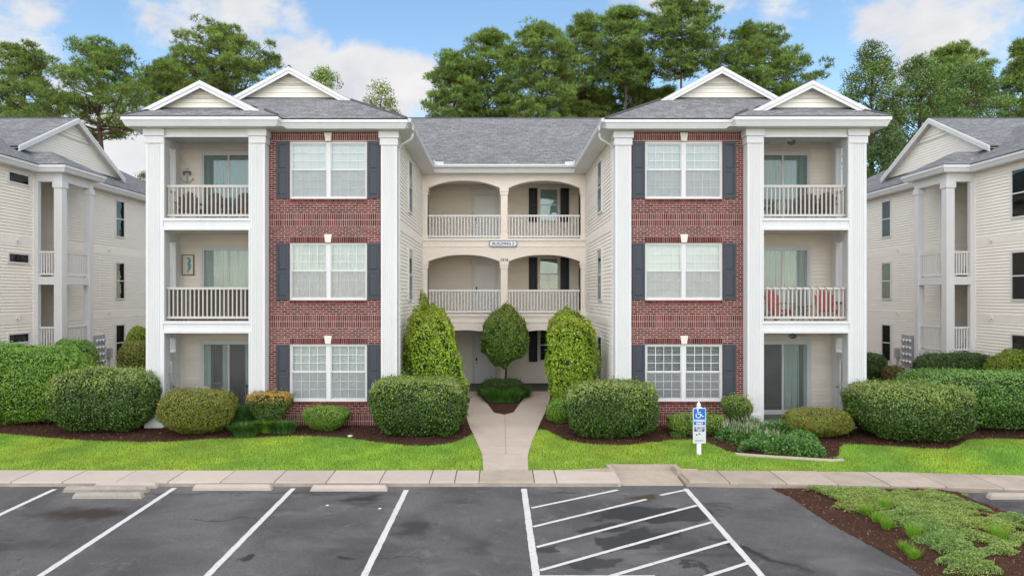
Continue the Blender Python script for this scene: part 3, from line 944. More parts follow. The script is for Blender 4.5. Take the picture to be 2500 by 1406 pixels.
# ---------------- centre bay with arches
YC = 7.6; SC = (YC + 21.6) / F
arch = [(PZ(824, YC), PZ(806, YC), 3.27), (PZ(639, YC), PZ(622, YC), 6.50), (PZ(459.6, YC), PZ(441, YC), SOF)]
posts = [(-3.52, -3.27), (-.165, .165), (3.27, 3.52)]
for k, (zs_, zcr, ztop) in enumerate(arch):
    q = MB()
    for a, b in ((-3.27, -.165), (.165, 3.27)):
        n = 24; pts = []
        for i in range(n + 1):
            t = i / n; x = a + (b - a) * t
            u = 2 * t - 1
            z = zs_ + (zcr - zs_) * (1 - abs(u) ** 2.3)
            pts.append((x, z))
        for i in range(n):
            (xa, za), (xb, zb_) = pts[i], pts[i + 1]
            q.prism([(xa, za), (xb, zb_), (xb, ztop), (xa, ztop)], 'y', YC, YC + .3)
    for a, b in posts:
        q.box(a, b, YC, YC + .3, zs_, ztop)
    q.obj('arch_wall', 'stucco', B)
    zf = (-.02, 3.29, 6.52)[k]
    for a, b in posts:
        zt = zs_
        p = MB(); p.box(a + .02, b - .02, YC + .02, YC + .28, zf, zt)
        P = p.obj('post', 'stucco', B)
        c = MB(); c.box(a - .03, b + .03, YC - .03, YC + .32, zt - .14, zt - .002).box(a - .01, b + .01, YC - .01, YC + .30, zt - .28, zt - .145)
        c.box(a - .01, b + .01, YC - .015, YC + .3, zf, zf + .16)
        c.box(a + .06, b - .06, YC + .008, YC + .02, zf + .3, zt - .45)
        c.obj('capital', 'stucco', P)
    if k:
        d = MB(); d.box(-3.52, 3.52, YC - .05, YC + .02, zf - .10, zf - .001).box(-3.52, 3.52, YC - .025, YC - .001, zf - .36, zf - .32)
        d.obj('ledge', 'stucco', B)
        d = MB(); d.box(-3.52, 3.52, YC + .30, 10.4, zf - .30, zf - .04); d.obj('gallery_floor', 'ceiling_paint', B)
        zr = PZ((0, 707, 524)[k], YC); zbt = zf + .055
        railing(B, (-3.25, YC + .15), (-.15, YC + .15), zbt, zr, 23, 'rail_white', .04)
        railing(B, (.15, YC + .15), (3.25, YC + .15), zbt, zr, 23, 'rail_white', .04)
    else:
        d = MB(); d.box(-3.5, 3.5, YC - .02, 10.4, -.3, -.02); d.obj('gallery_floor', 'dark_floor', B)
    # rear wall of the gallery
    zc = ztop
    q = MB(); q.box(-3.52, 3.52, 10.42, 10.7, zf - .1, zc if k == 2 else zf + 3.0); rw = q.obj('gallery_wall', 'siding', B)
    lap_wall(rw, 'siding_boards', -3.52, 3.52, 10.42, zf, (zf + 2.95) if k < 2 else SOF, 'siding')
    YB = 10.365
    dx0, dx1 = PX(1159, YB), PX(1208, YB)
    # front door
    q = MB(); q.box(dx0, dx1, YB - .02, YB + .02, zf, zf + 2.22)
    D = q.obj('front_door', 'door_paint', B)
    q = MB()
    q.box(dx0 - .11, dx0, YB - .05, YB + .02, zf, zf + 2.24).box(dx1, dx1 + .11, YB - .05, YB + .02, zf, zf + 2.24)
    q.box(dx0 - .14, dx1 + .14, YB - .06, YB + .02, zf + 2.24, zf + 2.52)
    q.prism([(-.09 + (dx0 + dx1) / 2, zf + 2.24), (.09 + (dx0 + dx1) / 2, zf + 2.24), (.12 + (dx0 + dx1) / 2, zf + 2.58), (-.12 + (dx0 + dx1) / 2, zf + 2.58)], 'y', YB - .09, YB - .06)
    q.obj('door_surround', 'trim', D)
    w_ = dx1 - dx0
    for (u0, u1) in ((.12, .44), (.56, .88)):
        for (v0, v1) in ((.2, .95), (1.1, 1.62), (1.75, 2.08)):
            p = MB(); p.box(dx0 + u0 * w_, dx0 + u1 * w_, YB - .028, YB - .02, zf + v0, zf + v1)
            p.box(dx0 + u0 * w_ + .03, dx0 + u1 * w_ - .03, YB - .036, YB - .028, zf + v0 + .03, zf + v1 - .03)
            p.obj('door_panel', 'door_paint', D)
    p = MB(); p.box(dx0 + .05, dx0 + .12, YB - .05, YB - .02, zf + 1.05, zf + 1.20); p.obj('deadbolt', 'black_metal', D)
    p = MB(); p.lathe([(.03, 0), (.03, .01), (.012, .02), (.012, .045), (.03, .05), (.03, .075), (.01, .08)], 12)
    o = p.obj('door_knob', 'black_metal', D, (dx0 + .085, YB - .02, zf + .95)); o.rotation_euler = (R(90), 0, 0)
    # window with shutters
    wx0, wx1 = PX(1316, YB), PX(1364, YB); zb, zt = zf + 1.02, zf + 2.56
    q = MB()
    q.box(wx0, wx0 + .06, YB - .05, YB + .02, zb, zt).box(wx1 - .06, wx1, YB - .05, YB + .02, zb, zt)
    q.box(wx0 + .06, wx1 - .06, YB - .05, YB + .02, zt - .06, zt).box(wx0 + .06, wx1 - .06, YB - .055, YB + .02, zb, zb + .07)
    q.box(wx0 + .06, wx1 - .06, YB - .045, YB, (zb + zt) / 2 - .025, (zb + zt) / 2 + .025)
    W = q.obj('window', 'trim', B)
    g = MB(); g.box(wx0 + .06, wx1 - .06, YB - .03, YB - .026, zb + .07, zt - .06); g.obj('pane', 'glass_dark', W)
    g = MB(); g.box(wx0 + .06, wx1 - .06, YB + .004, YB + .008, zb + .07, zt - .06); g.obj('shade_panel', 'room_shade', W)  # dark sheet in place of a shaded room
    gr = MB(); ww = wx1 - wx0 - .12
    for i in (1, 2): gr.box(wx0 + .06 + ww * i / 3 - .007, wx0 + .06 + ww * i / 3 + .007, YB - .024, YB - .018, zb + .07, zt - .06)
    for zz in (.25, .75): gr.box(wx0 + .06, wx1 - .06, YB - .023, YB - .019, zb + (zt - zb) * zz - .007, zb + (zt - zb) * zz + .007)
    gr.obj('grille', 'trim', W)
    if k == 2: blind_mesh(ww, 1.38, R(62)).obj('blind', 'blind', W, (wx0 + .06, YB - .002, zb + .08)).scale = (1, .22, 1)
    elif k == 1: blind_mesh(ww, .75, R(62)).obj('blind', 'blind', W, (wx0 + .06, YB - .002, zb + .75)).scale = (1, .22, 1)
    for a, b in ((PX(1291, YB), PX(1312, YB)), (PX(1368, YB), PX(1389, YB))):
        shutter(B, a, b, zb - .02, zt + .02, YB + .006, 'shutter_dark')

# ---------------- eaves: cornice swept round the plan, soffit below it
XI_E, XO_E, XP, YE, YP, YCE = 3.05, 11.75, 6.95, -.5, -.81, 7.1
half = [(XO_E, 24.5), (XO_E, YP), (XP, YP), (XP, YE), (XI_E, YE), (XI_E, YCE)]
path = [(-x, y) for x, y in half] + half[::-1]
prof = [(0, EZ), (0, EZ - .125), (-.03, EZ - .14), (-.035, EZ - .16), (-.09, EZ - .285), (-.10, EZ - .30), (-.16, EZ - .30), (-.16, EZ)]
sweep(path, prof).obj('cornice', 'trim', B)
q = MB(); sp = [(-x + .12, y + .12) for x, y in half] + [(x - .12, y + .12) for x, y in half[::-1]]
q.v = [(x, y, SOF + .004) for x, y in sp] + [(x, y, SOF + .012) for x, y in sp]
n = len(sp); q.f = [tuple(range(n)), tuple(range(2 * n - 1, n - 1, -1))]
q.obj('soffit', 'trim', B)
# gutters along the inner eaves and the centre
gp = [(-XI_E - .02, -.42), (-XI_E - .02, YCE - .02), (XI_E + .02, YCE - .02), (XI_E + .02, -.42)]
gpro = [(.0, EZ + .02), (.10, EZ + .02), (.125, EZ - .01), (.11, EZ - .06), (.085, EZ - .10), (.0, EZ - .10)]
sweep(gp, gpro).obj('gutter', 'trim', B)
for s in (-1, 1):
    q = MB(); q.box(s * 2.55, s * 2.92, 7.02, 7.04, EZ, EZ + .14); q.box(s * 2.90, s * 2.92, 6.7, 7.02, EZ, EZ + .14)
    q.obj('splash_guard', 'trim', B)
    q = MB()
    q.tube([(s * 2.98, .12, EZ - .09), (s * 2.98, .12, EZ - .42), (s * 3.02, .14, EZ - .50), (s * 3.40, .36, EZ - .66), (s * 3.44, .38, EZ - .76), (s * 3.44, .38, -.05), (s * 3.40, .26, -.14)], .038, 8)
    q.obj('downspout', 'trim', B)

# ---------------- roofs of the wings
def rake(parent, pts, y, dy=.05, h=.17, side='y', m='trim'):
    """stepped white boards that follow a gable's two slopes: pts = foot, peak, foot in (u, z)"""
    (a, za), (p, zp), (b, zb_) = pts
    q = MB()
    for (u, zu) in ((a, za), (b, zb_)):
        for (h0, h1, e) in ((0, .12, dy + .02), (.10, h + .06, dy)):
            q.prism([(u, zu - h0), (p, zp - h0), (p, zp - h1), (u, zu - h1)], side, y - e, y)
    return q.obj('rake_board', m, parent)
def gable(parent, cx, zbase, zpk, y, hw, facing='y', flip=1, courses=.16, gm='siding_pale'):
    """lap-sided gable triangle with a triangular louvre; u is along x (facing y) or along y (facing x, flip = outward sign)"""
    sl = (zpk - zbase) / hw
    out_ = -1 if facing == 'y' else flip
    q = MB()
    q.prism([(cx - hw, zbase), (cx + hw, zbase), (cx, zpk)], facing, y, y - out_ * .06)
    z = zbase + .02
    while z < zpk - .08:
        w0 = (zpk - z) / sl; w1 = max((zpk - z - courses) / sl, .01)
        n = len(q.v)
        for (uu, zz, d) in ((cx - w0, z, .03), (cx + w0, z, .03), (cx + w1, z + courses, .005), (cx - w1, z + courses, .005), (cx - w0, z, 0), (cx + w0, z, 0)):
            yy = y + out_ * d
            q.v.append((uu, yy, zz) if facing == 'y' else (yy, uu, zz))
        q.f += [(n, n+1, n+2, n+3), (n+4, n+5, n+1, n)]
        z += courses
    G = q.obj('gable', gm, parent)
    # louvre
    lw = hw * .36; lz = zpk - (lw + .16) * sl; lp = lz + lw * sl
    t = MB()
    def pt(u, zz, d): yy = y + out_ * d; return (u, yy, zz) if facing == 'y' else (yy, u, zz)
    k = 5
    for i in range(k):
        z0 = lz + (lp - lz) * i / k; z1 = lz + (lp - lz) * (i + .8) / k
        w0 = (lp - z0) / sl; w1 = (lp - z1) / sl
        t.face([pt(cx - w0, z0, .055), pt(cx + w0, z0, .055), pt(cx + w1, z1, .026), pt(cx - w1, z1, .026)])
        t.face([pt(cx - w0, z0, .055), pt(cx - w0, z0 - .008, .03), pt(cx + w0, z0 - .008, .03), pt(cx + w0, z0, .055)])
    t.obj('louvre', gm, G)
    fr = MB(); e = .035
    for (u0, z0, u1, z1) in ((cx - lw - .06, lz - .03, cx, lp + .03), (cx + lw + .06, lz - .03, cx, lp + .03)):
        n = len(fr.v)
        fr.v += [pt(u0, z0, .03), pt(u1, z1, .03), pt(u1, z1 - e, .03), pt(u0 + (e / sl if u1 > u0 else -e / sl), z0, .03)]
        fr.v += [pt(u0, z0, .065), pt(u1, z1, .065), pt(u1, z1 - e, .065), pt(u0 + (e / sl if u1 > u0 else -e / sl), z0, .065)]
        fr.f += [(n+4, n+5, n+6, n+7), (n, n+1, n+5, n+4), (n+3, n+2, n+6, n+7)]
    if facing == 'y': fr.box(cx - lw - .06, cx + lw + .06, y - .065, y - .03, lz - .055, lz - .03)
    else: fr.box(y + out_ * .03, y + out_ * .065, cx - lw - .06, cx + lw + .06, lz - .055, lz - .03)
    fr.obj('louvre_frame', 'trim', G)
    return G
def cap_strip(parent, a, b):
    a = Vector(a); b = Vector(b); q = MB()
    q.tube([a + Vector((0, 0, .0)), b + Vector((0, 0, .0))], .055, 6); return q.obj('ridge_cap', 'shingle_cap', parent)
mat('shingle_cap', (.085, .088, .10), .9, .15, noise=((8, .25), (2, .15)))
for s in (-1, 1):
    sx = lambda x: s * x
    XR, ZR, YG, YK, YBK = 7.4, EZ + SL * 4.35, 2.04, 1.72, 24.5
    e = 2.54
    faces = [[(sx(XI_E), YE, EZ), (sx(XO_E), YE, EZ), (sx(XO_E - e), YG, EZ + SL * e), (sx(XI_E + e), YG, EZ + SL * e)]]
    h = YK - YE
    faces.append([(sx(XI_E), YE, EZ), (sx(XI_E + h), YK, EZ + SL * h), (sx(XR), YK, ZR), (sx(XR), YBK - 4.35, ZR), (sx(XI_E), YBK, EZ)])
    faces.append([(sx(XO_E), YE, EZ), (sx(XO_E - h), YK, EZ + SL * h), (sx(XR), YK, ZR), (sx(XR), YBK - 4.35, ZR), (sx(XO_E), YBK, EZ)])
    faces.append([(sx(XI_E), YBK, EZ), (sx(XO_E), YBK, EZ), (sx(XR), YBK - 4.35, ZR)])
    r = roof_obj('wing_roof', faces, B)
    # porch hip with its own small gable
    XG, ZG, pe = 9.57, 10.80, EZ + .012
    hy = .03 - YP
    f2 = [[(sx(XP), YP, pe), (sx(XO_E), YP, pe), (sx(XO_E - hy), .03, pe + SL * hy), (sx(XP + hy), .03, pe + SL * hy)],
          [(sx(XP), YP, pe), (sx(XP + 1.3), YP + 1.3, pe + SL * 1.3), (sx(XP + 1.3), 2.2, pe + SL * 1.3), (sx(XP), 1.0, pe)],
          [(sx(XO_E + .004), YP, pe), (sx(XO_E - 1.3), YP + 1.3, pe + SL * 1.3), (sx(XO_E - 1.3), 1.6, pe + SL * 1.3), (sx(XO_E + .004), .6, pe)]]
    gw = 1.98; gs = .5
    f2 += [[(sx(XG), -.25, ZG), (sx(XG), 2.6, ZG), (sx(XG - gw), 2.6, ZG - gs * gw), (sx(XG - gw), -.25, ZG - gs * gw)],
           [(sx(XG), -.25, ZG), (sx(XG), 2.6, ZG), (sx(XG + gw), 2.6, ZG - gs * gw), (sx(XG + gw), -.25, ZG - gs * gw)]]
    r2 = roof_obj('porch_roof', f2, B)
    gable(r2, sx(XG), pe + SL * hy - .02, ZG - .10, .03, (ZG - .10 - pe - SL * hy + .02) / gs)
    rake(r2, [(sx(XG) - gw - .03, ZG - gs * gw - .03), (sx(XG), ZG - .01), (sx(XG) + gw + .03, ZG - gs * gw - .03)], -.22)
    hb = EZ + SL * (YG - YE)
    gable(r, sx(XR), hb - .02, ZR - .10, YG, (ZR - .10 - hb + .02) / SL)
    rw_ = 2.19
    rake(r, [(sx(XR) - rw_, ZR - SL * rw_ - .02), (sx(XR), ZR - .01), (sx(XR) + rw_, ZR - SL * rw_ - .02)], YK + .03)
    # sloping soffits under the rakes
    for (rr, cx_, zp, w_, g_, ya, yb) in ((r, XR, ZR, rw_, SL, YK, YG), (r2, XG, ZG, gw, gs, -.22, .03)):
        q = MB()
        for d in (-1, 1):
            q.face([(sx(cx_), ya, zp - .11), (sx(cx_), yb, zp - .11), (sx(cx_) + d * w_, yb, zp - .11 - g_ * w_), (sx(cx_) + d * w_, ya, zp - .11 - g_ * w_)])
        q.obj('rake_soffit', 'trim', rr)
    cap_strip(r, (sx(XI_E + .05), YE + .05, EZ + .02), (sx(XI_E + h), YK, EZ + SL * h))
    cap_strip(r, (sx(XR), YK, ZR), (sx(XR), 20, ZR))
    cap_strip(r2, (sx(XG), -.25, ZG), (sx(XG), 2.0, ZG))
    cap_strip(r2, (sx(XP + .05), YP + .05, pe + .02), (sx(XP + .6), YP + .6, pe + SL * .6))
    cap_strip(r2, (sx(XO_E - .05), YP + .05, pe + .02), (sx(XO_E - .9), YP + .9, pe + SL * .9))
YR = 14.1; ZRC = EZ + .012 + (YR - YCE) * .5386
cr_ = roof_obj('centre_roof', [[(-9, YCE, EZ + .012), (9, YCE, EZ + .012), (9, YR, ZRC), (-9, YR, ZRC)], [(-9, YR, ZRC), (9, YR, ZRC), (9, 2 * YR - YCE, EZ + .012), (-9, 2 * YR - YCE, EZ + .012)]], B)
cap_strip(cr_, (-9, YR, ZRC), (9, YR, ZRC))
q = MB()
for s in (-1, 1): q.prism([(YCE + .3, EZ), (2 * YR - YCE - .3, EZ), (YR, ZRC - .1)], 'x', s * 8.8, s * 8.9)
q.obj('end_gable', 'siding', cr_)

# ---------------- signs on the building
def plate_outline(w_, h, r, n=5):
    """rectangle with scooped-in corner shoulders and rounded ends"""
    pts = []
    for cx_, cy_, a0 in ((w_/2 - r, h/2 - r, 0), (-w_/2 + r, h/2 - r, 90), (-w_/2 + r, -h/2 + r, 180), (w_/2 - r, -h/2 + r, 270)):
        for i in range(n + 1):
            t = R(a0 + 90 * i / n); pts.append((cx_ + r * math.cos(t), cy_ + r * math.sin(t)))
    return pts
sy = YC - .06; sxc, szc = PX(1228.5, sy), PZ(595, sy)
S = empty('building_sign', (sxc, sy, szc)); tag(S, 'white plaque reading BUILDING 2 below the top arched balcony', 'sign')
q = MB(); q.prism(plate_outline(1.2, .265, .11), 'y', -.010, .035); q.obj('rim', 'sign_navy', S)
q = MB(); q.prism(plate_outline(1.14, .205, .085), 'y', -.018, -.010); q.obj('plate', 'sign_white', S)
me = text_mesh('BUILDING 2', .165, .004); me.materials.append(MATS['sign_navy'])
o = link('lettering', me, S, (0, -.021, .0), rot=(R(90), 0, 0)); o.scale = (1.07, 1.0, 1)
N = empty('house_number', (PX(1231, YC), YC, PZ(635, YC))); tag(N, 'dark house number 1310 above the centre post', 'number')
for i, ch in enumerate('1310'):
    me = text_mesh(ch, .155, .004, .008); me.materials.append(MATS['black_metal'])
    link('digit', me, N, ((i - 1.5) * .085, -.010, 0), rot=(R(90), 0, 0))
# ================================================================== ground, lot, pavements
xs = np.concatenate([[-400, -200, -120, -70, -45], np.arange(-34, 34.1, 1.0), [45, 70, 120, 200, 400]])
ys = np.concatenate([[-90, -50, -20, -8, -5.5, -5.3, -4.9], np.arange(-4.23, 3, .5), np.arange(3, 26, 1.5), [30, 40, 60, 100, 180, 350, 700]])
GX, GY = np.meshgrid(xs, ys)
GZ = np.where(GY < -3.7, -.66, zg(GX, GY) - .05)
nx, ny = len(xs), len(ys)
idx = np.arange(nx * ny).reshape(ny, nx)
Fq = np.stack([idx[:-1, :-1], idx[:-1, 1:], idx[1:, 1:], idx[1:, :-1]], -1).reshape(-1, 4)
struct(link('ground', np_mesh('ground', np.stack([GX, GY, GZ], -1).reshape(-1, 3), Fq, 'soil')))

q = MB(); q.box(-90, 90, -90, -4.45, LOT_Z - .1, LOT_Z)
lot = struct(q.obj('parking_lot', 'asphalt'))
STRIPE_N = [0]
def stripe(p, w_=.11):
    STRIPE_N[0] += 1; zl = LOT_Z + .003 + .0007 * STRIPE_N[0]
    (x0, y0), (x1, y1) = LP(*p[0]), LP(*p[1])
    a, b = Vector((x0, y0)), Vector((x1, y1)); d = (b - a).normalized(); n = Vector((-d.y, d.x)) * w_ / 2
    # uneven paint edge
    L_ = (b - a).length; k = max(3, int(L_ / .12)); q = MB(); rr = random.Random(int(x0 * 100))
    for i in range(k + 1):
        c = a + d * (L_ * i / k); e1, e2 = rr.uniform(.90, 1.08), rr.uniform(.90, 1.08)
        q.v += [(*(c - n * e1), zl), (*(c + n * e2), zl)]
    for i in range(k): q.f.append((2*i, 2*i+2, 2*i+3, 2*i+1))
    q.obj('painted_line', 'paint_line', lot)
for a, b, w_ in [((133, 1194), (-160, 1330), .12), ((426, 1191), (80, 1417), .12), ((716, 1192), (500, 1411), .12), ((992, 1196), (882, 1420), .12),
                 ((1279, 1193), (1311, 1420), .13), ((1674, 1193), (1872, 1420), .12),
                 ((1298, 1240), (1508, 1196), .09), ((1301, 1286), (1578, 1219), .09), ((1612, 1209), (1676, 1196), .09), ((1310, 1336), (1702, 1234), .09),
                 ((1318, 1393), (1738, 1275), .09), ((1440, 1422), (1780, 1322), .09), ((1700, 1416), (1832, 1373), .09), ((1312, 1408), (1600, 1408), .09)]:
    stripe((a, b), w_)

# ---- sidewalk: slabs with open joints over a darker bed
def back_edge(X): return float(np.interp(X, [5.0, 9.5, 14, 40], [-4.23, -4.40, -4.85, -6.5]))
def front_edge(X): return float(np.interp(X, [4.5, 9.5, 14, 40], [-5.2, -5.55, -6.05, -7.8]))
q = MB()
bx = [-40] + list(np.linspace(-14, 2.4, 10)) + [PX(1500, -4.6), PX(1660, -4.6)] + list(np.linspace(5.2, 40, 20))
for i in range(len(bx) - 1):
    a, b = bx[i], bx[i + 1]
    if abs((a + b) / 2 - PX(1580, -4.6)) < .3: continue
    q.prism([(a, front_edge(a) + .02), (b, front_edge(b) + .02), (b, back_edge(b)), (a, back_edge(a))], 'z', -.62, -.425)
walk = struct(q.obj('sidewalk', 'concrete_edge'))
def slab(x0, x1, m='concrete'):
    g = .013; x0 += g; x1 -= g
    q = MB(); e = .02
    def P(x, t, z): return (x, back_edge(x) + (front_edge(x) - back_edge(x)) * t, z)
    top = lambda t: -.36 - .03 * t
    pts = [P(x0, 0, top(0)), P(x1, 0, top(0)), P(x1, .985, top(1)), P(x0, .985, top(1)), P(x0, 1.0, top(1) - e), P(x1, 1.0, top(1) - e),
           P(x1, 1.0, -.56), P(x0, 1.0, -.56), P(x0, 0, -.56), P(x1, 0, -.56)]
    q.v = pts
    q.f = [(0, 3, 2, 1), (3, 4, 5, 2), (4, 7, 6, 5), (0, 1, 9, 8), (0, 8, 7, 4, 3), (1, 2, 5, 6, 9), (6, 7, 8, 9)]
    dz = rnd.uniform(-.005, .005)
    o = q.obj('slab', m, walk); o.location.z = dz
kf = MB()
for i in range(len(bx) - 1):
    a, b = bx[i], bx[i + 1]
    if b < PX(1505, -4.6) or a > PX(1655, -4.6):
        kf.prism([(a, front_edge(a) - .004), (b, front_edge(b) - .004), (b, front_edge(b) + .03), (a, front_edge(a) + .03)], 'z', -.55, -.435)
kf.obj('kerb_face', 'concrete_edge', walk)
sx_l = [PX(p, -4.23) for p in (-560, -435, -300, -165, -30, 93, 212, 335, 455, 576, 700, 820, 943, 1058, 1116, 1172, 1300, 1352, 1500)]
for a, b in zip(sx_l[:-1], sx_l[1:]): slab(a, b, 'concrete_old' if abs(a - PX(1172, -4.23)) < .01 else 'concrete')
sx_r = [PX(p, -4.35) for p in (1660, 1752, 1880, 1995, 2110, 2230, 2350, 2480, 2610, 2740, 2870, 3000)]
for a, b in zip(sx_r[:-1], sx_r[1:]): slab(a, b, 'concrete_old')
# drainage flume through the sidewalk
fx0, fx1 = PX(1502, -4.6), PX(1657, -4.6)
FM = empty('drain_flume', ((fx0 + fx1) / 2, -4.6, -.5)); tag(FM, 'wet concrete drainage gap with raised kerbs through the sidewalk', 'drain')
def fm(name, q, m='concrete_old'):
    o = q.obj(name, m, FM); o.location = (-(fx0 + fx1) / 2, 4.6, .5); return o
q = MB(); q.prism([(-3.98, -.415), (-5.12, -.50), (-5.12, -.6), (-3.98, -.6)], 'x', fx0 + .01, fx1 - .01); fm('channel', q)
q = MB(); q.box(fx0 - .12, fx1 + .12, -4.02, -3.90, -.62, -.29); fm('kerb', q)
q = MB(); q.prism([(fx0 - .12, -4.02), (fx0 - .02, -4.02), (fx0 + .02, -4.42), (fx0 - .10, -4.42)], 'z', -.62, -.292); fm('kerb', q)
q = MB(); q.prism([(fx1 - .02, -4.02), (fx1 + .12, -4.02), (fx1 + .14, -4.44), (fx1 + .0, -4.44)], 'z', -.62, -.292); fm('kerb', q)
q = MB(); a = PX(1372, -4.4); q.v = [(a, -4.24, -.355), (fx0 - .1, -4.24, -.30), (fx0 - .1, -4.42, -.30), (a, -4.26, -.358), (a, -4.24, -.4), (fx0 - .1, -4.24, -.4), (fx0 - .1, -4.42, -.4), (a, -4.26, -.4)]
q.f = [(0, 3, 2, 1), (3, 7, 6, 2), (2, 6, 5, 1), (0, 1, 5, 4), (0, 4, 7, 3)]; fm('kerb', q)
q = MB(); q.box(fx1 + .14, fx1 + .55, -4.44, -4.27, -.5, -.312); fm('kerb', q)

# ---- entrance walk that splits round a planter
eL = [GP(*p) for p in ((1180, 1147), (1177, 1110), (1162, 1075), (1147, 1045), (1139, 1020), (1138, 975), (1141, 956))]
eR = [GP(*p) for p in ((1290, 1147), (1288, 1115), (1298, 1080), (1312, 1050), (1330, 1010), (1341, 980), (1347, 956))]
iL = [GP(*p) for p in ((1231, 1014), (1206, 1009), (1193, 991), (1178, 974), (1167, 957))]
iR = [GP(*p) for p in ((1231, 1014), (1253, 1009), (1265, 992), (1279, 973), (1292, 957))]
f_of = lambda e: (lambda Y: float(np.interp(Y, [p[1] for p in e], [p[0] for p in e])))
XL, XRt, XIl, XIr = f_of(eL), f_of(eR), f_of(iL), f_of(iR)
XMID = PX(1233, 0)
Y_TIP = iL[0][1]
EW = MB(); yy = np.linspace(-4.22, 7.57, 40)
for a, b in zip(yy[:-1], yy[1:]):
    EW.face([(XL(a), a, float(zg(0, a)) + .012), (XRt(a), a, float(zg(0, a)) + .012), (XRt(b), b, float(zg(0, b)) + .012), (XL(b), b, float(zg(0, b)) + .012)])
ew = struct(EW.obj('entrance_walk', 'concrete_edge'))
cuts = [-4.23] + [GP(1230, p)[1] for p in (1112, 1092, 1072, 1046, 1014, 992, 974)] + [7.57]
for a, b in zip(cuts[:-1], cuts[1:]):
    for side in (0, 1):
        a2, b2 = a + .006, b - .006
        t = np.linspace(a2, b2, 7)
        one = a < GP(1230, 1112)[1] - .1
        if side == 0: L_, R_ = [XL(v) for v in t], [(XMID if v < Y_TIP else XIl(v)) - .006 for v in t]
        else: L_, R_ = [(XMID if v < Y_TIP else XIr(v)) + .006 for v in t], [XRt(v) for v in t]
        if one and side == 1: continue
        if one: R_ = [XRt(v) for v in t]
        q = MB()
        for i in range(len(t)):
            z = float(zg(0, t[i]))
            q.v += [(L_[i], t[i], z + .035), (R_[i], t[i], z + .035), (L_[i], t[i], z - .03), (R_[i], t[i], z - .03)]
        n = len(t)
        for i in range(n - 1):
            k = 4 * i
            q.f += [(k, k+1, k+5, k+4), (k+2, k, k+4, k+6), (k+1, k+3, k+7, k+5)]
        q.f += [(0, 2, 3, 1), (4*n-4, 4*n-3, 4*n-1, 4*n-2)]
        q.obj('slab', 'concrete_walk', ew)

# ---- mulch beds and lawn
edge_px = [(-500, 1050), (-200, 1052), (0, 1059), (80, 1066), (160, 1073), (250, 1077), (330, 1080), (430, 1078), (500, 1073), (570, 1070), (640, 1069), (720, 1064), (790, 1066),
           (850, 1070), (920, 1080), (1000, 1089), (1060, 1088), (1110, 1080), (1140, 1068), (1152, 1060)]
edge_px2 = [(1312, 1046), (1330, 1047), (1350, 1058), (1375, 1072), (1420, 1082), (1480, 1087), (1540, 1087), (1600, 1079), (1660, 1073), (1710, 1074), (1742, 1086), (1775, 1102), (1830, 1109),
            (1900, 1114), (1980, 1119), (2030, 1121), (2046, 1117), (2050, 1092), (2062, 1084), (2110, 1086), (2180, 1090), (2250, 1095), (2320, 1096), (2345, 1086), (2362, 1074), (2430, 1071), (2520, 1074), (2800, 1074), (3100, 1074)]
E1 = [GP(*p) for p in edge_px]; E2 = [GP(*p) for p in edge_px2]
def mulch_edge(X):
    X = np.asarray(X, float)
    return np.where(X < -.3, np.interp(X, [p[0] for p in E1], [p[1] for p in E1]), np.interp(X, [p[0] for p in E2], [p[1] for p in E2]))
def noise2(x, y, seed=0, sc=1.0):
    r = np.random.default_rng(seed); v = 0
    for i in range(9):
        a = r.uniform(0, 6.28); f = r.uniform(.6, 2.6) * sc; p = r.uniform(0, 6.28)
        v = v + np.sin((x * math.cos(a) + y * math.sin(a)) * f + p)
    return v / 4.0
def strip(x0, x1, dx, ylo, yhi, rows, dz, m, name):
    X = np.arange(x0, x1 + dx / 2, dx); T = np.linspace(0, 1, rows)
    Y0, Y1 = ylo(X), yhi(X)
    XX = np.repeat(X[None], rows, 0); YY = Y0[None] + (Y1 - Y0)[None] * T[:, None]
    ZZ = zg(XX, YY) + dz + .008 * noise2(XX, YY, 3, 5) * np.minimum(1, T[:, None] * 8)
    i = np.arange(rows * len(X)).reshape(rows, len(X))
    Fq = np.stack([i[:-1, :-1], i[:-1, 1:], i[1:, 1:], i[1:, :-1]], -1).reshape(-1, 4)
    return np_mesh(name, np.stack([XX, YY, ZZ], -1).reshape(-1, 3), Fq, m, smooth_=True)
for a_, b_, in ((-32, fx0 - .06), (fx0 - .06, fx1 + .06), (fx1 + .06, 32)):
    inn = a_ == fx0 - .06
    struct(link('lawn', strip(a_, b_, (b_ - a_) / max(4, round((b_ - a_) / .3)), (lambda X: X * 0 - 3.96) if inn else (lambda X: np.array([back_edge(v) - .01 for v in X])), lambda X: X * 0 + 1.0, 22, -.005, 'turf', 'lawn')))
mulch_bed = struct(link('mulch_bed', strip(-32, -.9, .08, lambda X: mulch_edge(X), lambda X: np.where(np.abs(X) < 3.4, 7.5, np.where(np.abs(X) < 11.3, .8, 14.)), 40, .018, 'mulch', 'mulch_bed')))
struct(link('mulch_bed', strip(.9, 32, .08, lambda X: mulch_edge(X), lambda X: np.where(np.abs(X) < 3.4, 7.5, np.where(np.abs(X) < 11.3, .8, 14.)), 40, .018, 'mulch', 'mulch_bed')))
q = MB()
pl = [(-.004 + p[0], p[1]) for p in iL] + [(p[0], p[1]) for p in iR[::-1][:-1]]
q.v = [(x, y, -.005) for x, y in pl]; q.f = [tuple(range(len(pl)))[::-1]]
struct(q.obj('planter_bed', 'mulch'))

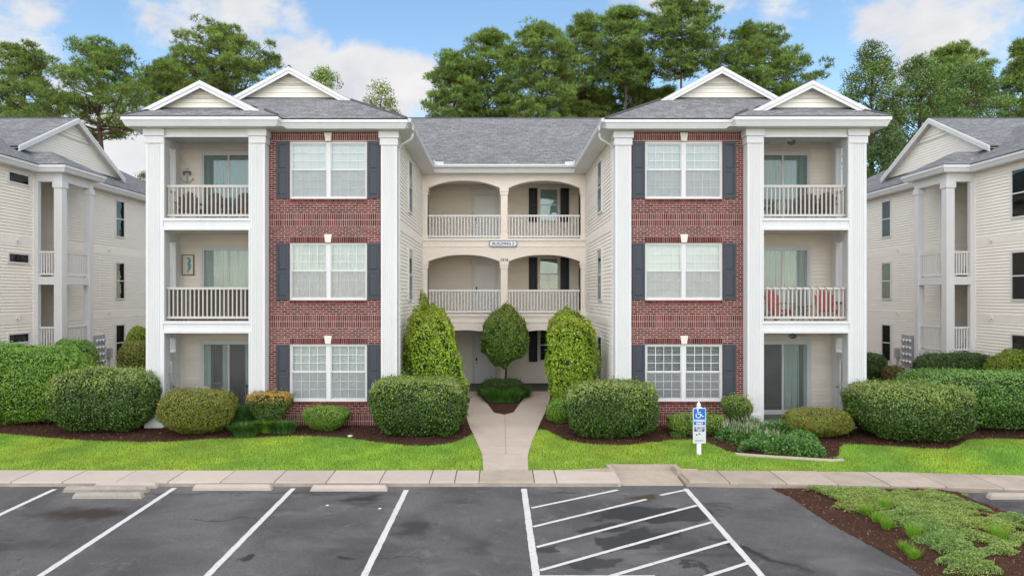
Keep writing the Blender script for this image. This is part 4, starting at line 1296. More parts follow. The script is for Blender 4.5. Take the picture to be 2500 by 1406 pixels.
def in_walk(X, Y):
    return (X > np.interp(Y, [p[1] for p in eL], [p[0] for p in eL]) - .0) & (X < np.interp(Y, [p[1] for p in eR], [p[0] for p in eR]) + .0)
def cards(P, N, size, aspect, r, tilt=.6):
    """diamond leaves at P with normals about N -> verts (n*4,3), quads"""
    n = len(P)
    nn = N + r.normal(0, tilt, (n, 3)); nn /= np.linalg.norm(nn, axis=1)[:, None] + 1e-9
    t = r.normal(0, 1, (n, 3)); t -= nn * (t * nn).sum(1)[:, None]; t /= np.linalg.norm(t, axis=1)[:, None] + 1e-9
    b = np.cross(nn, t)
    s = (size * r.uniform(.65, 1.35, n))[:, None]
    V = np.stack([P - t * s, P + b * s * aspect - nn * s * .15, P + t * s, P - b * s * aspect - nn * s * .15], 1).reshape(-1, 3)
    return V, np.arange(4 * n).reshape(n, 4)
def blades(X, Y, Z, h, wd, r, lean=.5):
    n = len(X); a = r.uniform(0, 6.283, n)
    d = np.stack([np.cos(a), np.sin(a), 0 * a], -1); p = np.stack([-np.sin(a), np.cos(a), 0 * a], -1)
    hh = (h * r.uniform(.55, 1.3, n))[:, None]; base = np.stack([X, Y, Z], -1)
    up = np.array([0, 0, 1.0]); ln = (lean * r.uniform(.1, 1, n))[:, None]
    V = np.stack([base - p * wd, base + p * wd, base + up * hh + d * hh * ln], 1).reshape(-1, 3)
    return V, np.arange(3 * n).reshape(n, 3)
# lawn blades
def lawn_blades():
    r = np.random.default_rng(3); n = 330000
    X = r.uniform(-17.5, 17.5, n); Y = r.uniform(-5.3, -.6, n)
    be = np.interp(X, [5.0, 9.5, 14, 40], [-4.23, -4.40, -4.85, -6.5])
    me_ = mulch_edge(X) + .04 * noise2(X, Y, 8, 7)
    ok = (Y > be - .015) & (Y < me_ + .03) & ~in_walk(X, Y) & ~((X > fx0 - .14) & (X < fx1 + .14) & (Y < -3.89))
    X, Y = X[ok], Y[ok]; Z = zg(X, Y) - .01
    V, Fq = blades(X, Y, Z, .050, .0080, r, .8)
    t = .5 + .5 * noise2(X, Y, 4, 1.1); t2 = r.uniform(0, 1, len(X)); t3 = .5 + .5 * noise2(X, Y, 14, 4)
    t4 = np.clip(noise2(X, Y, 24, .8), -1, 1)
    c = np.stack([.29 + .14 * t + .08 * t2 + .05 * t4, .47 + .10 * t + .08 * t2, .06 + .04 * t2], -1) * (.86 + .26 * t3)[:, None]
    dry = r.uniform(0, 1, len(X)) < .05
    c[dry] = (.36, .33, .12)
    o = link('grass', np_mesh('grass', V, Fq, 'grass_blade', np.repeat(c, 3, 0)), kind='stuff')
    tag(o, 'bright green mown lawn grass along the sidewalk', 'grass')
lawn_blades()
def mulch_chips():
    r = np.random.default_rng(6); n = 60000
    X = r.uniform(-16, 16, n); Y = r.uniform(-3.2, 1.2, n)
    ok = (Y > mulch_edge(X) - .02) & ~in_walk(X, Y) & ~((np.abs(X) > 3.4) & (np.abs(X) < 11.3) & (Y > -.05))
    X, Y = X[ok], Y[ok]; P = np.stack([X, Y, zg(X, Y) + .03 + r.uniform(0, .015, len(X))], -1)
    V, Fq = cards(P, np.tile([0, 0, 1.], (len(X), 1)), .028, .28, r, .5)
    t = r.uniform(.4, 1.5, len(X))[:, None]
    c = np.where(r.uniform(0, 1, len(X))[:, None] < .06, np.array([[.32, .20, .12]]), np.array([[.095, .042, .028]]) * t)
    o = link('mulch_chips', np_mesh('mulch_chips', V, Fq, 'mulch_chip', np.repeat(c, 4, 0)), kind='stuff')
    tag(o, 'loose brown mulch chips strewn over the planting beds', 'mulch')
mulch_chips()
# stone edging along the flower bed and a loose round stone
pts = [GP(*p) for p in ((1795, 1109), (1830, 1112), (1900, 1117), (1980, 1122), (2030, 1125), (2058, 1124))]
q = MB()
for (x, y) in pts: q.v += [(x, y - .07, float(zg(x, y)) - .05), (x, y - .06, float(zg(x, y)) + .045), (x, y + .05, float(zg(x, y)) + .045), (x, y + .06, float(zg(x, y)) - .05)]
for i in range(len(pts) - 1):
    k = 4 * i
    for j in range(3): q.f.append((k + j, k + j + 4, k + j + 5, k + j + 1))
q.f += [(0, 1, 2, 3), tuple(4 * len(pts) - 1 - j for j in range(4))]
tag(q.obj('garden_edging', 'concrete'), 'low curved concrete edging strip in front of the flowering ground cover', 'edging')
x, y = GP(855, 1066)
q = MB(); q.lathe([(.02, -.03), (.075, -.02), (.088, .0), (.08, .022), (.04, .034), (.01, .036)], 14)
tag(q.obj('valve_cover', 'stone', None, (x, y, float(zg(x, y)) + .02), True), 'pale round disc lying in the mulch before the small round shrub', 'disc')

# ---- wheel stops
def wheel_stop(p0, p1, label, yoff=0, grp=None, z=LOT_Z, wd=.16, h=.12, m='concrete', rot=0, L_=None):
    (x0, y0), (x1, y1) = LP(*p0), LP(*p1)
    ln = L_ or (x1 - x0)
    q = MB()
    a, b = wd / 2, wd * .32
    v = [(-ln/2, -a, 0), (ln/2, -a, 0), (ln/2, a, 0), (-ln/2, a, 0), (-ln/2 + .02, -a + .005, h * .55), (ln/2 - .02, -a + .005, h * .55), (ln/2 - .02, a - .005, h * .55), (-ln/2 + .02, a - .005, h * .55),
         (-ln/2 + .06, -b, h), (ln/2 - .06, -b, h), (ln/2 - .06, b, h), (-ln/2 + .06, b, h)]
    q.v = v; q.f = [(0, 3, 2, 1)]
    for k in (0, 4):
        for i in range(4):
            j = (i + 1) % 4; q.f.append((k + i, k + j, k + 4 + j, k + 4 + i))
    q.f.append((8, 9, 10, 11))
    o = q.obj('wheel_stop', m, None, ((x0 + x1) / 2, (y0 + y1) / 2 + wd / 2 + yoff, z + .002)); o.rotation_euler = (0, 0, rot)
    tag(o, label, 'wheel stop', grp); return o
wheel_stop((469, 1197), (662, 1197), 'pale concrete wheel stop next to the piled ones', grp='wheel stops along the sidewalk')
wheel_stop((757, 1199), (945, 1199), 'concrete wheel stop beside the wide bay before the striped zone', grp='wheel stops along the sidewalk')
wheel_stop((150, 1203), (360, 1203), 'cracked concrete wheel stop lying between two others in a pile', .02, 'piled wheel stops', m='concrete_worn', rot=R(-1))
wheel_stop((176, 1217), (346, 1217), 'worn short wheel stop in front of the pile', -.01, 'piled wheel stops', m='concrete_worn')
wheel_stop((226, 1193), (382, 1192), 'pale wheel stop pushed against the kerb behind the pile', .02, 'piled wheel stops')
wheel_stop((2416, 1218), (2600, 1220), 'lone pale wheel stop beyond the ground cover island', grp='wheel stops along the sidewalk')
# scraps of litter on the asphalt
for (px, py, lb) in ((927, 1242, 'scrap of white litter near the painted line by the wide bay'), (799, 1234, 'scrap of white litter within a bay by a wheel stop')):
    x, y = LP(px, py); q = MB(); q.v = [(-.03, -.012, .004), (.025, -.02, .008), (.035, .02, .012), (-.012, .025, .015), (-.035, .012, .005)]
    q.f = [(0, 1, 2, 3, 4)]; q.v += [(a, b, c + .002) for a, b, c in q.v]; q.f.append((9, 8, 7, 6, 5))
    tag(q.obj('paper_scrap', 'sign_white', None, (x, y, LOT_Z)), lb, 'litter', 'litter on the asphalt')

# ---- planted island at the right of the lot
isl = [LP(*p) for p in ((1880, 1192), (1930, 1215), (1990, 1257), (2060, 1298), (2140, 1340), (2210, 1380), (2275, 1425))]
isl += [(13.8, -16.0), (16.5, -11)]
isl += [LP(*p) for p in ((2700, 1300), (2500, 1264), (2440, 1242), (2370, 1216), (2335, 1196))]
isl += [(11.0, -5.3), (9.0, -5.2)]
IP = np.array(isl)
def inside(X, Y, poly):
    c = np.zeros(X.shape, bool); n = len(poly)
    for i in range(n):
        (x0, y0), (x1, y1) = poly[i], poly[(i + 1) % n]
        k = ((y0 > Y) != (y1 > Y)) & (X < (x1 - x0) * (Y - y0) / (y1 - y0 + 1e-12) + x0)
        c ^= k
    return c
def edge_dist(X, Y, poly):
    d = np.full(X.shape, 1e9); n = len(poly)
    for i in range(n):
        a, b = np.array(poly[i]), np.array(poly[(i + 1) % n]); ab = b - a
        t = np.clip(((X - a[0]) * ab[0] + (Y - a[1]) * ab[1]) / (ab @ ab), 0, 1)
        d = np.minimum(d, np.hypot(X - a[0] - t * ab[0], Y - a[1] - t * ab[1]))
    return d
def island_z(X, Y):
    d = edge_dist(X, Y, isl); return LOT_Z + .012 + .22 * smooth(0, 1.3, d) + .014 * noise2(X, Y, 21, 4) * smooth(.05, .5, d)
def left_dist(X, Y):
    d = np.full(X.shape, 1e9)
    for i in range(7):
        a, b = np.array(isl[i]), np.array(isl[i + 1]); ab = b - a
        t = np.clip(((X - a[0]) * ab[0] + (Y - a[1]) * ab[1]) / (ab @ ab), 0, 1)
        d = np.minimum(d, np.hypot(X - a[0] - t * ab[0], Y - a[1] - t * ab[1]))
    return d
def island():
    st = .07
    X, Y = np.meshgrid(np.arange(5.8, 17.5, st), np.arange(-16.5, -5.0, st))
    ins = inside(X, Y, isl) | (edge_dist(X, Y, isl) < .03)
    Z = np.where(inside(X, Y, isl), island_z(X, Y), LOT_Z - .02)
    i = np.arange(X.size).reshape(X.shape)
    keep = ins[:-1, :-1] & ins[1:, :-1] & ins[:-1, 1:] & ins[1:, 1:]
    Fq = np.stack([i[:-1, :-1], i[:-1, 1:], i[1:, 1:], i[1:, :-1]], -1)[keep]
    used = np.unique(Fq); remap = -np.ones(X.size, int); remap[used] = np.arange(len(used))
    V = np.stack([X, Y, Z], -1).reshape(-1, 3)[used]
    struct(link('planted_island', np_mesh('planted_island', V, remap[Fq], 'mulch', smooth_=True)))
    r = np.random.default_rng(9)
    n = 46000; x = r.uniform(5.8, 16.5, n); y = r.uniform(-14, -5.2, n)
    ok = inside(x, y, isl); x, y = x[ok], y[ok]
    P = np.stack([x, y, island_z(x, y) + r.uniform(.0, .02, len(x))], -1)
    V, Fq = cards(P, np.tile([0, 0, 1.], (len(x), 1)), .036, .13, r, .35)
    t = r.uniform(.4, 1.6, len(x))[:, None]
    c = np.where(r.uniform(0, 1, len(x))[:, None] < .12, np.array([[.36, .24, .15]]), np.array([[.13, .055, .035]]) * t)
    tag(link('pine_straw', np_mesh('pine_straw', V, Fq, 'mulch_chip', np.repeat(c, 4, 0)), kind='stuff'), 'brown pine straw and bark litter on the planted island', 'pine straw')
    # creeping ground cover in mats
    mats_ = [(1985, 1203, .8, .3), (2050, 1212, .9, .35), (2110, 1225, .9, .4), (2160, 1240, .9, .4), (2060, 1232, .6, .25), (2215, 1245, .9, .4), (2130, 1250, .6, .25), (2265, 1260, .9, .35), (2320, 1275, .8, .3),
             (2240, 1222, .9, .3), (2310, 1235, .6, .22), (2370, 1295, .7, .25), (2430, 1300, .7, .28), (2470, 1310, .7, .3), (2230, 1290, .6, .25), (2270, 1305, .6, .28), (2300, 1330, .6, .28), (2330, 1350, .5, .25), (2350, 1375, .5, .22), (2380, 1392, .5, .22),
             (2445, 1338, .6, .25), (2490, 1285, .7, .25), (2380, 1330, .5, .2), (2200, 1272, .6, .22), (2420, 1365, .5, .2), (2020, 1222, .6, .2), (2290, 1290, .6, .25), (2360, 1250, .6, .2), (2400, 1200, .5, .12), (2550, 1330, .6, .25)]
    Ps = []; Cs = []; Ss = []
    for px, py, a, b in mats_:
        cx_, cy_ = LP(px, py, LOT_Z + .12); a *= .82; b *= .85
        n = int(26000 * a * b)
        th = r.uniform(0, 6.283, n); rr = np.sqrt(r.uniform(0, 1, n))
        x = cx_ + np.cos(th) * rr * a * (1 + .25 * np.sin(3 * th + px)); y = cy_ + np.sin(th) * rr * b * 1.15 * (1 + .25 * np.sin(2 * th + py))
        ok = inside(x, y, isl) & (noise2(x, y, 31, 4) > -.95) & (left_dist(x, y) > .60 + .30 * noise2(x, y, 33, 2.2)); x, y, rr = x[ok], y[ok], rr[ok]
        h = .13 * (1 - rr ** 2) ** .5 * (1 + .4 * noise2(x, y, 17, 6))
        z = island_z(x, y) + np.abs(h) * r.uniform(.35, 1, len(x)) + .01
        Ps.append(np.stack([x, y, z], -1))
        tt = r.uniform(.6, 1.3, len(x))[:, None]; mixv = (.5 + .5 * noise2(x, y, 41, 1.2))[:, None]
        Cs.append((np.array([[.22, .36, .09]]) * mixv + np.array([[.33, .41, .09]]) * (1 - mixv)) * tt)
    P = np.concatenate(Ps); c = np.concatenate(Cs)
    V, Fq = cards(P, np.tile([0, -.2, 1.], (len(P), 1)), .019, .36, r, .8)
    tag(link('ground_cover', np_mesh('ground_cover', V, Fq, 'leaf', np.repeat(c, 4, 0)), kind='stuff'), 'pale green creeping ground cover sprawling over the mulched island', 'ground cover')
    for i, (px, py, rad) in enumerate(((2113, 1260, .18), (2160, 1255, .2), (2140, 1277, .16), (2166, 1292, .2), (2232, 1318, .24), (2206, 1334, .14), (2230, 1352, .18), (2440, 1334, .26))):
        x0, y0 = LP(px, py, LOT_Z + .1); z0 = float(island_z(np.array([x0]), np.array([y0]))[0])
        n = 260; a = r.uniform(0, 6.283, n); q_ = np.sqrt(r.uniform(0, 1, n)) * rad * .45
        V, Fq = blades(np.cos(a) * q_, np.sin(a) * q_, np.zeros(n) - .01, rad * 1.0, .006, r, 1.1)
        c = np.stack([r.uniform(.16, .28, n), r.uniform(.34, .48, n), r.uniform(.02, .05, n)], -1)
        tag(link('grass_tuft', np_mesh('grass_tuft', V, Fq, 'grass_blade', np.repeat(c, 3, 0)), None, (x0, y0, z0)), 'bright lime grass tuft sprouting on the mulched island', 'grass tuft', 'grass tufts on the island')
island()
# ================================================================== shrubs and hedges
PAL = {
 'holly': dict(base=[(.028, .070, .012), (.040, .100, .016), (.055, .125, .02), (.02, .05, .012)], tip=[(.18, .24, .045), (.23, .22, .06), (.14, .25, .04)], tipf=.80, lime=.05),
 'olive': dict(base=[(.10, .15, .025), (.13, .17, .03), (.07, .12, .02), (.15, .14, .035)], tip=[(.24, .25, .05), (.27, .19, .07), (.20, .24, .05)], tipf=.5, lime=.05),
 'bowl': dict(base=[(.05, .12, .016), (.075, .16, .022), (.10, .19, .03)], tip=[(.20, .28, .045), (.17, .26, .04)], tipf=.7, lime=.06),
 'copper': dict(base=[(.035, .085, .018), (.05, .11, .02), (.07, .13, .03)], tip=[(.42, .20, .05), (.36, .22, .05), (.30, .24, .06)], tipf=.95, lime=.03),
 'feather': dict(base=[(.07, .17, .025), (.10, .22, .03), (.05, .13, .02), (.12, .25, .04)], tip=[(.15, .28, .05), (.12, .25, .04)], tipf=.4, lime=.08),
 'hedge': dict(base=[(.04, .12, .025), (.055, .15, .03), (.03, .09, .02), (.07, .17, .035)], tip=[(.16, .28, .06), (.13, .25, .05)], tipf=.75, lime=.05),
 'dark': dict(base=[(.025, .055, .016), (.035, .075, .02), (.045, .09, .025)], tip=[(.06, .12, .03)], tipf=.4, lime=.0),
 'yellow': dict(base=[(.10, .17, .02), (.14, .21, .025), (.08, .14, .02)], tip=[(.22, .28, .03), (.18, .25, .03)], tipf=.5, lime=.1),
 'tree_lime': dict(base=[(.13, .25, .02), (.18, .32, .03), (.09, .19, .02), (.22, .34, .03)], tip=[(.28, .32, .05), (.30, .26, .06)], tipf=.35, lime=.16),
 'tree_mid': dict(base=[(.05, .12, .02), (.07, .155, .025), (.04, .09, .018), (.10, .19, .03)], tip=[(.22, .22, .05), (.26, .18, .05)], tipf=.3, lime=.06),
 'twiggy': dict(base=[(.09, .085, .035), (.12, .09, .04), (.06, .07, .025)], tip=[(.12, .12, .05)], tipf=.3, lime=0),
}
for k_, v_ in PAL.items():
    g_ = {'holly': 1.35, 'dark': 1.4, 'copper': 1.4, 'feather': 1.6, 'hedge': 1.35, 'olive': 1.5}.get(k_, 1.5)
    v_['base'] = [tuple(min(c * g_ * h_, .6) for c, h_ in zip(t, (1.22, .98, .72))) for t in v_['base']]; v_['tip'] = [tuple(min(c * 1.35, .6) for c in t) for t in v_['tip']]
def rfun(u, e): return (np.abs(u[:, 0]) ** e + np.abs(u[:, 1]) ** e + np.abs(u[:, 2]) ** e) ** (-1 / e)
def shrub(name, label, box, pal, depth, e=3.2, n=9000, leaf=.034, taper=None, cat='shrub', group=None, mat_='leaf', rough=.05, base=None, trunk=0, seed=1, aspect=.5, lean=0.0, zlift=.02, bottom=None, topf=None, wf=.96):
    """box = photo box (left, right, top, bottom) of the plant; depth = its half depth in metres"""
    r = np.random.default_rng(seed); n = int(n * 2.6); leaf *= .90
    x0, x1, yt, yb = box
    if base is None:
        Xc, Yf = GP((x0 + x1) / 2, yb); Yc = Yf + depth * .85
    else: Yc = base
    Xc = PX((x0 + x1) / 2, Yc); a = wf * (x1 - x0) / 2 * (Yc - CAM[1]) / F
    z0 = float(zg(Xc, Yc)) + zlift
    H = PZ(yt, Yc + depth * ((.55 if e > 2.6 else .25) if topf is None else topf)) - z0
    zb_ = trunk
    h = (H - zb_) / 2
    p1 = r.uniform(0, 6.28, 8); k1 = r.normal(0, 3.2, (8, 3))
    def surf(u):
        rad = rfun(u, e)[:, None] * u
        bump = np.zeros(len(u))
        for i in range(8): bump += np.sin(rad @ k1[i] + p1[i])
        for i in range(8): bump += .55 * np.sin(rad @ (k1[i][::-1] * 3.1) + 2 * p1[i])
        rad = rad * (1 + rough * bump / 3)[:, None]
        t = (rad[:, 2] + 1) / 2
        if taper is not None:
            s = np.interp(t, [q_[0] for q_ in taper], [q_[1] for q_ in taper]); rad[:, :2] *= s[:, None]
        P = rad * np.array([a, depth, h]); P[:, 2] += zb_ + h
        P[:, 0] += lean * (P[:, 2] - zb_)
        return P, t
    # sample directions weighted towards equal area by scaling
    u = r.normal(0, 1, (int(n * 1.0), 3)) / np.array([1 / a, 1 / depth, 1 / h]) ; u /= np.array([a, depth, h]) ** .35
    u /= np.linalg.norm(u, axis=1)[:, None]
    P, t = surf(u)
    c = np.array([0, 0, zb_ + h]); nrm = (P - c) / np.array([a, depth, h]) ** 2; nrm /= np.linalg.norm(nrm, axis=1)[:, None]
    shell = np.abs(r.normal(0, .055, n)); P = c + (P - c) * (1 - shell)[:, None] + nrm * r.uniform(-.005, .03, n)[:, None]
    sh = r.uniform(0, 1, n) < .05 * smooth(.35, .9, t) + .012               # shoots that stand proud of the clipped face
    P[sh] += nrm[sh] * r.uniform(.02, .09, sh.sum())[:, None] + np.array([0, 0, 1]) * r.uniform(0, .06, sh.sum())[:, None]
    hole = noise2(P[:, 0] * 1.3 + P[:, 1], P[:, 2] * 1.4 - P[:, 1] * .7, seed + 70, 5.0) < -1.05   # thin places
    ok = (P[:, 2] > -.02) & ~(hole & (r.uniform(0, 1, n) < .7)); P, nrm, t, u = P[ok], nrm[ok], t[ok], u[ok]; m = len(P)
    V, Fq = cards(P, nrm + np.array([0, -.1, .25]), leaf, aspect, r, .75)
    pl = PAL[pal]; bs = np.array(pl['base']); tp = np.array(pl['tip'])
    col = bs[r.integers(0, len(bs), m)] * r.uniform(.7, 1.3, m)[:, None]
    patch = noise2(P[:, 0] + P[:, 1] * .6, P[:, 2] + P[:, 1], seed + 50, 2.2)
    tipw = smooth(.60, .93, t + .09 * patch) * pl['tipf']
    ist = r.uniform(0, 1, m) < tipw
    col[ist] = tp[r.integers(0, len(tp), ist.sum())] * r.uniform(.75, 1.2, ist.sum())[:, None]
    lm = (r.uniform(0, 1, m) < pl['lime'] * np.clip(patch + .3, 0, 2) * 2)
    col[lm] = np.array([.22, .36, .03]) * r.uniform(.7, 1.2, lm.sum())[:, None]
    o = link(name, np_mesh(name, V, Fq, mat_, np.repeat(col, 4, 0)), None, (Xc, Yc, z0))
    # solid core with the inner shade put into its dark green, and stems to the ground
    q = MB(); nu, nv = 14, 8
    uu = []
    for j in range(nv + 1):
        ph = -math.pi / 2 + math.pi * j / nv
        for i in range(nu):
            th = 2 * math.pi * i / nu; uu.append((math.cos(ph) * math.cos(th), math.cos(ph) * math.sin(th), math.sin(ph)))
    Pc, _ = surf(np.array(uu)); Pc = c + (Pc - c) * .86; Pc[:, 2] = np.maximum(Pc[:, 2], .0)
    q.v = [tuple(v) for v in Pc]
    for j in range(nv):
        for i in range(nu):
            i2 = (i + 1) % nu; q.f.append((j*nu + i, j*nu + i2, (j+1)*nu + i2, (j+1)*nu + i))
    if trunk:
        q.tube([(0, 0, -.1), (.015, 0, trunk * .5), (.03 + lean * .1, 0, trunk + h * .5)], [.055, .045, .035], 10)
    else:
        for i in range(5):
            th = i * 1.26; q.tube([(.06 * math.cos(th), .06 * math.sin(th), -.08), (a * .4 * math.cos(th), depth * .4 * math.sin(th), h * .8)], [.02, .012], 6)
    q.obj('shade_core_stems', 'core_shade', o)
    tag(o, label, cat, group)
    return o
FL_T = [(0, .42), (.25, .62), (.6, .9), (.8, 1.0), (1, 1.0)]
BOXT = [(0, .80), (.25, .95), (.5, 1), (.85, 1), (1, .96)]
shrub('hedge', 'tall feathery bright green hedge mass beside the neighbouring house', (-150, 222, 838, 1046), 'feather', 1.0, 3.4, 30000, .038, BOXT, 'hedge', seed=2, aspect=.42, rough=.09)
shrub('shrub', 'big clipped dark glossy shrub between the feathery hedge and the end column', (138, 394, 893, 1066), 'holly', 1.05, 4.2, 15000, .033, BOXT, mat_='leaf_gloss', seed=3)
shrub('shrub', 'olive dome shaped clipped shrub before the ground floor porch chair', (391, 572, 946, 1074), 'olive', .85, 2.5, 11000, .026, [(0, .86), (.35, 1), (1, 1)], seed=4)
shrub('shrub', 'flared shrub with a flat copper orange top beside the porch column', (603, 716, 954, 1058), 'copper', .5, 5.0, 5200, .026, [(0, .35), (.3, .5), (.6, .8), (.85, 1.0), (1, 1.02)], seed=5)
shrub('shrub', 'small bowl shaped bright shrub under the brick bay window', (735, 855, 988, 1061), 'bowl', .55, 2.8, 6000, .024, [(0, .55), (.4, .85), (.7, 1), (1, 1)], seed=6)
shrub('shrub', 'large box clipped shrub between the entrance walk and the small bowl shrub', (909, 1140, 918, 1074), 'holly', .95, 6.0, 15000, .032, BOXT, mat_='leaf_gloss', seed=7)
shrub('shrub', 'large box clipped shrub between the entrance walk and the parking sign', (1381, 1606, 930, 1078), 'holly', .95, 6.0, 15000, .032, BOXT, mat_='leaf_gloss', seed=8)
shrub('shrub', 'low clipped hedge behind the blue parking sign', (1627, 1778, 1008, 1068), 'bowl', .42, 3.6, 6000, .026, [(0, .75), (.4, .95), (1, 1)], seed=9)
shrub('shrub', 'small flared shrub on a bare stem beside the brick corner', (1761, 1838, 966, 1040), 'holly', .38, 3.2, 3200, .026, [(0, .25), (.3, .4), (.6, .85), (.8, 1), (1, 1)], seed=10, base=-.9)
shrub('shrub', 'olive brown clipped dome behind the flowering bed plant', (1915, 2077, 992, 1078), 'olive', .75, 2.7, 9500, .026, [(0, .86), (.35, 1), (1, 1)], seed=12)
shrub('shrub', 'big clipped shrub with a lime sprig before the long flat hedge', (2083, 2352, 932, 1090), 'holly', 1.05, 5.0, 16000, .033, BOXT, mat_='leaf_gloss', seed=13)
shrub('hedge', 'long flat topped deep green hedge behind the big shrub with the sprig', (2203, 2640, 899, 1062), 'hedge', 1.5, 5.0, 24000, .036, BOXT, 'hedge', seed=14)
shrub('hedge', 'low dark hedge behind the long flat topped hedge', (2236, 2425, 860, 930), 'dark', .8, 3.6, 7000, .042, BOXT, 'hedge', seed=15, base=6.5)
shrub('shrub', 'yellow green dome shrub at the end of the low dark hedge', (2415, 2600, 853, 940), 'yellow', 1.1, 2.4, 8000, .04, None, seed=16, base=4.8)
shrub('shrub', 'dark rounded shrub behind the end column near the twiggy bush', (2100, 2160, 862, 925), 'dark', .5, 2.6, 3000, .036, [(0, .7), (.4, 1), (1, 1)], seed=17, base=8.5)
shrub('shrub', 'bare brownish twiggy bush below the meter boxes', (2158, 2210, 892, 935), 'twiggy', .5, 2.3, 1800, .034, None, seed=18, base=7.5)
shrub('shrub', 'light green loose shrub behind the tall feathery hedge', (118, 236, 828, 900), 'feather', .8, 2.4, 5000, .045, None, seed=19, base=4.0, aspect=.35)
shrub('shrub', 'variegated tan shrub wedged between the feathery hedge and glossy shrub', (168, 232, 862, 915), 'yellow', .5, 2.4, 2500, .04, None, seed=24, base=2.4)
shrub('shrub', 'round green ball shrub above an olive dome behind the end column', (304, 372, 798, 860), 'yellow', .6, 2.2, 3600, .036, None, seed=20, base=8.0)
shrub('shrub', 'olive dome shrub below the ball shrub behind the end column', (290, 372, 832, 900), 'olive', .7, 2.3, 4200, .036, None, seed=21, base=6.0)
# entrance topiaries
shrub('topiary_tree', 'cone shaped bright green topiary beside the entrance walk', (997, 1142, 748, 960), 'tree_lime', .85, 3.4, 13000, .044, [(0, .85), (.2, 1.0), (.55, 1.0), (.75, .90), (.9, .76), (1, .60)], 'tree', seed=22, base=1.6, lean=-.10, rough=.15, mat_='leaf', topf=-.25, wf=.93)
shrub('topiary_tree', 'egg shaped small tree on a thin trunk in the entrance planter', (1177, 1291, 752, 925), 'tree_mid', .95, 2.7, 11000, .046, [(0, .82), (.2, 1.05), (.45, 1.05), (.75, .86), (.92, .68), (1, .5)], 'tree', seed=23, base=6.2, trunk=1.35, rough=.12, topf=-.1, wf=.96, mat_='leaf_gloss')
shrub('topiary_tree', 'barrel shaped green topiary beside the entrance walk', (1329, 1459, 768, 960), 'tree_lime', .8, 3.4, 11500, .044, [(0, .55), (.2, .88), (.5, 1.0), (.8, 1.02), (.95, .95), (1, .8)], 'tree', seed=25, base=1.9, rough=.15, trunk=.25, mat_='leaf', topf=-.1, wf=.93)
shrub('shrub', 'low dark clipped hedge under the planter tree', (1177, 1277, 924, 975), 'dark', .5, 3.6, 4500, .03, BOXT, seed=26, base=5.7)
shrub('shrub', 'dark small shrub under the barrel shaped topiary', (1345, 1404, 918, 985), 'dark', .5, 2.6, 3000, .03, None, seed=27, base=3.4)
shrub('shrub', 'pale green low shrub beside the walk and the big box shrub', (1334, 1400, 978, 1026), 'feather', .45, 2.6, 2800, .028, None, seed=28, base=.6)

# strappy and leafy perennials
def clump(name, label, px, py, rx, ry, h, n, colr, seed, cat='plant', wd=.009, lean=1.0, stuff=False, group=None):
    r = np.random.default_rng(seed); x0, y0 = GP(px, py); z0 = float(zg(x0, y0)) + .01
    a = r.uniform(0, 6.283, n); q_ = np.sqrt(r.uniform(0, 1, n))
    X, Y = np.cos(a) * q_ * rx, np.sin(a) * q_ * ry
    # two-segment arching blades
    hh = h * r.uniform(.6, 1.25, n) * (1 - .35 * q_ ** 2); d = np.stack([np.cos(a + r.normal(0, .7, n)), np.sin(a + r.normal(0, .7, n)), 0 * a], -1)
    p = np.stack([-d[:, 1], d[:, 0], 0 * a], -1) * wd; b = np.stack([X, Y, np.zeros(n)], -1)
    up = np.array([0, 0, 1.])
    m_ = b + up * (hh * .75)[:, None] + d * (hh * .25 * lean)[:, None]; t_ = b + up * (hh * .85)[:, None] + d * (hh * .85 * lean)[:, None]
    V = np.stack([b - p, b + p, m_ + p, m_ - p, t_], 1).reshape(-1, 3)
    i = np.arange(n)[:, None] * 5
    F1 = np.concatenate([i + np.array([[0, 1, 2]]), i + np.array([[0, 2, 3]]), i + np.array([[3, 2, 4]])])
    c = np.array(colr)[r.integers(0, len(colr), n)] * r.uniform(.7, 1.3, n)[:, None]
    o = link(name, np_mesh(name, V, F1, 'grass_blade', np.repeat(c, 5, 0)), None, (x0, y0, z0)); tag(o, label, cat, group); return o
GRN = [(.16, .38, .06), (.22, .46, .08), (.12, .30, .06), (.28, .50, .10)]
DGR = [(.10, .23, .05), (.14, .29, .06), (.07, .17, .04)]
clump('border_grass', 'strappy green border grass at the tip of the entrance planter', 1226, 978, .70, .75, .55, 2200, GRN, 31)
clump('border_grass', 'dark border grass in the planter on the barrel topiary side', 1268, 968, .42, .8, .42, 1200, DGR, 32)
clump('border_grass', 'dark border grass in the planter on the cone topiary side', 1186, 965, .3, .7, .42, 1000, DGR, 33)
clump('border_grass', 'strappy green clump beneath the copper topped shrub', 690, 1056, .36, .26, .38, 900, DGR + [(.16, .34, .06)], 34)
clump('fern', 'soft feathery green plant beside the porch column foot', 590, 1046, .40, .4, .80, 1800, DGR + [(.09, .24, .05)], 35, wd=.008, lean=.7)
clump('border_grass', 'loose green weedy clump between the dome and copper shrubs', 600, 1064, .36, .28, .42, 1000, DGR + [(.12, .2, .04)], 36)
clump('sprig', 'lime green leafy sprout before the copper topped shrub', 650, 1056, .22, .14, .40, 320, [(.22, .40, .03), (.28, .44, .04)], 37, wd=.02)
clump('sprig', 'small weed sprouting in mulch before the low hedge', 1655, 1066, .22, .12, .16, 160, GRN, 38, wd=.012)
xs_, ys_ = GP(2217, 1090); r_ = np.random.default_rng(39); ys_ += .16
P_ = np.stack([PX(2283, ys_) + r_.normal(0, .17, 46), ys_ + r_.uniform(-.10, .0, 46), PZ(972, ys_) + r_.normal(0, .09, 46)], -1)
V_, F_ = cards(P_ - np.array([PX(2283, ys_), ys_, PZ(972, ys_)]), np.tile([0, -1., .4], (46, 1)), .065, .4, r_, .5)
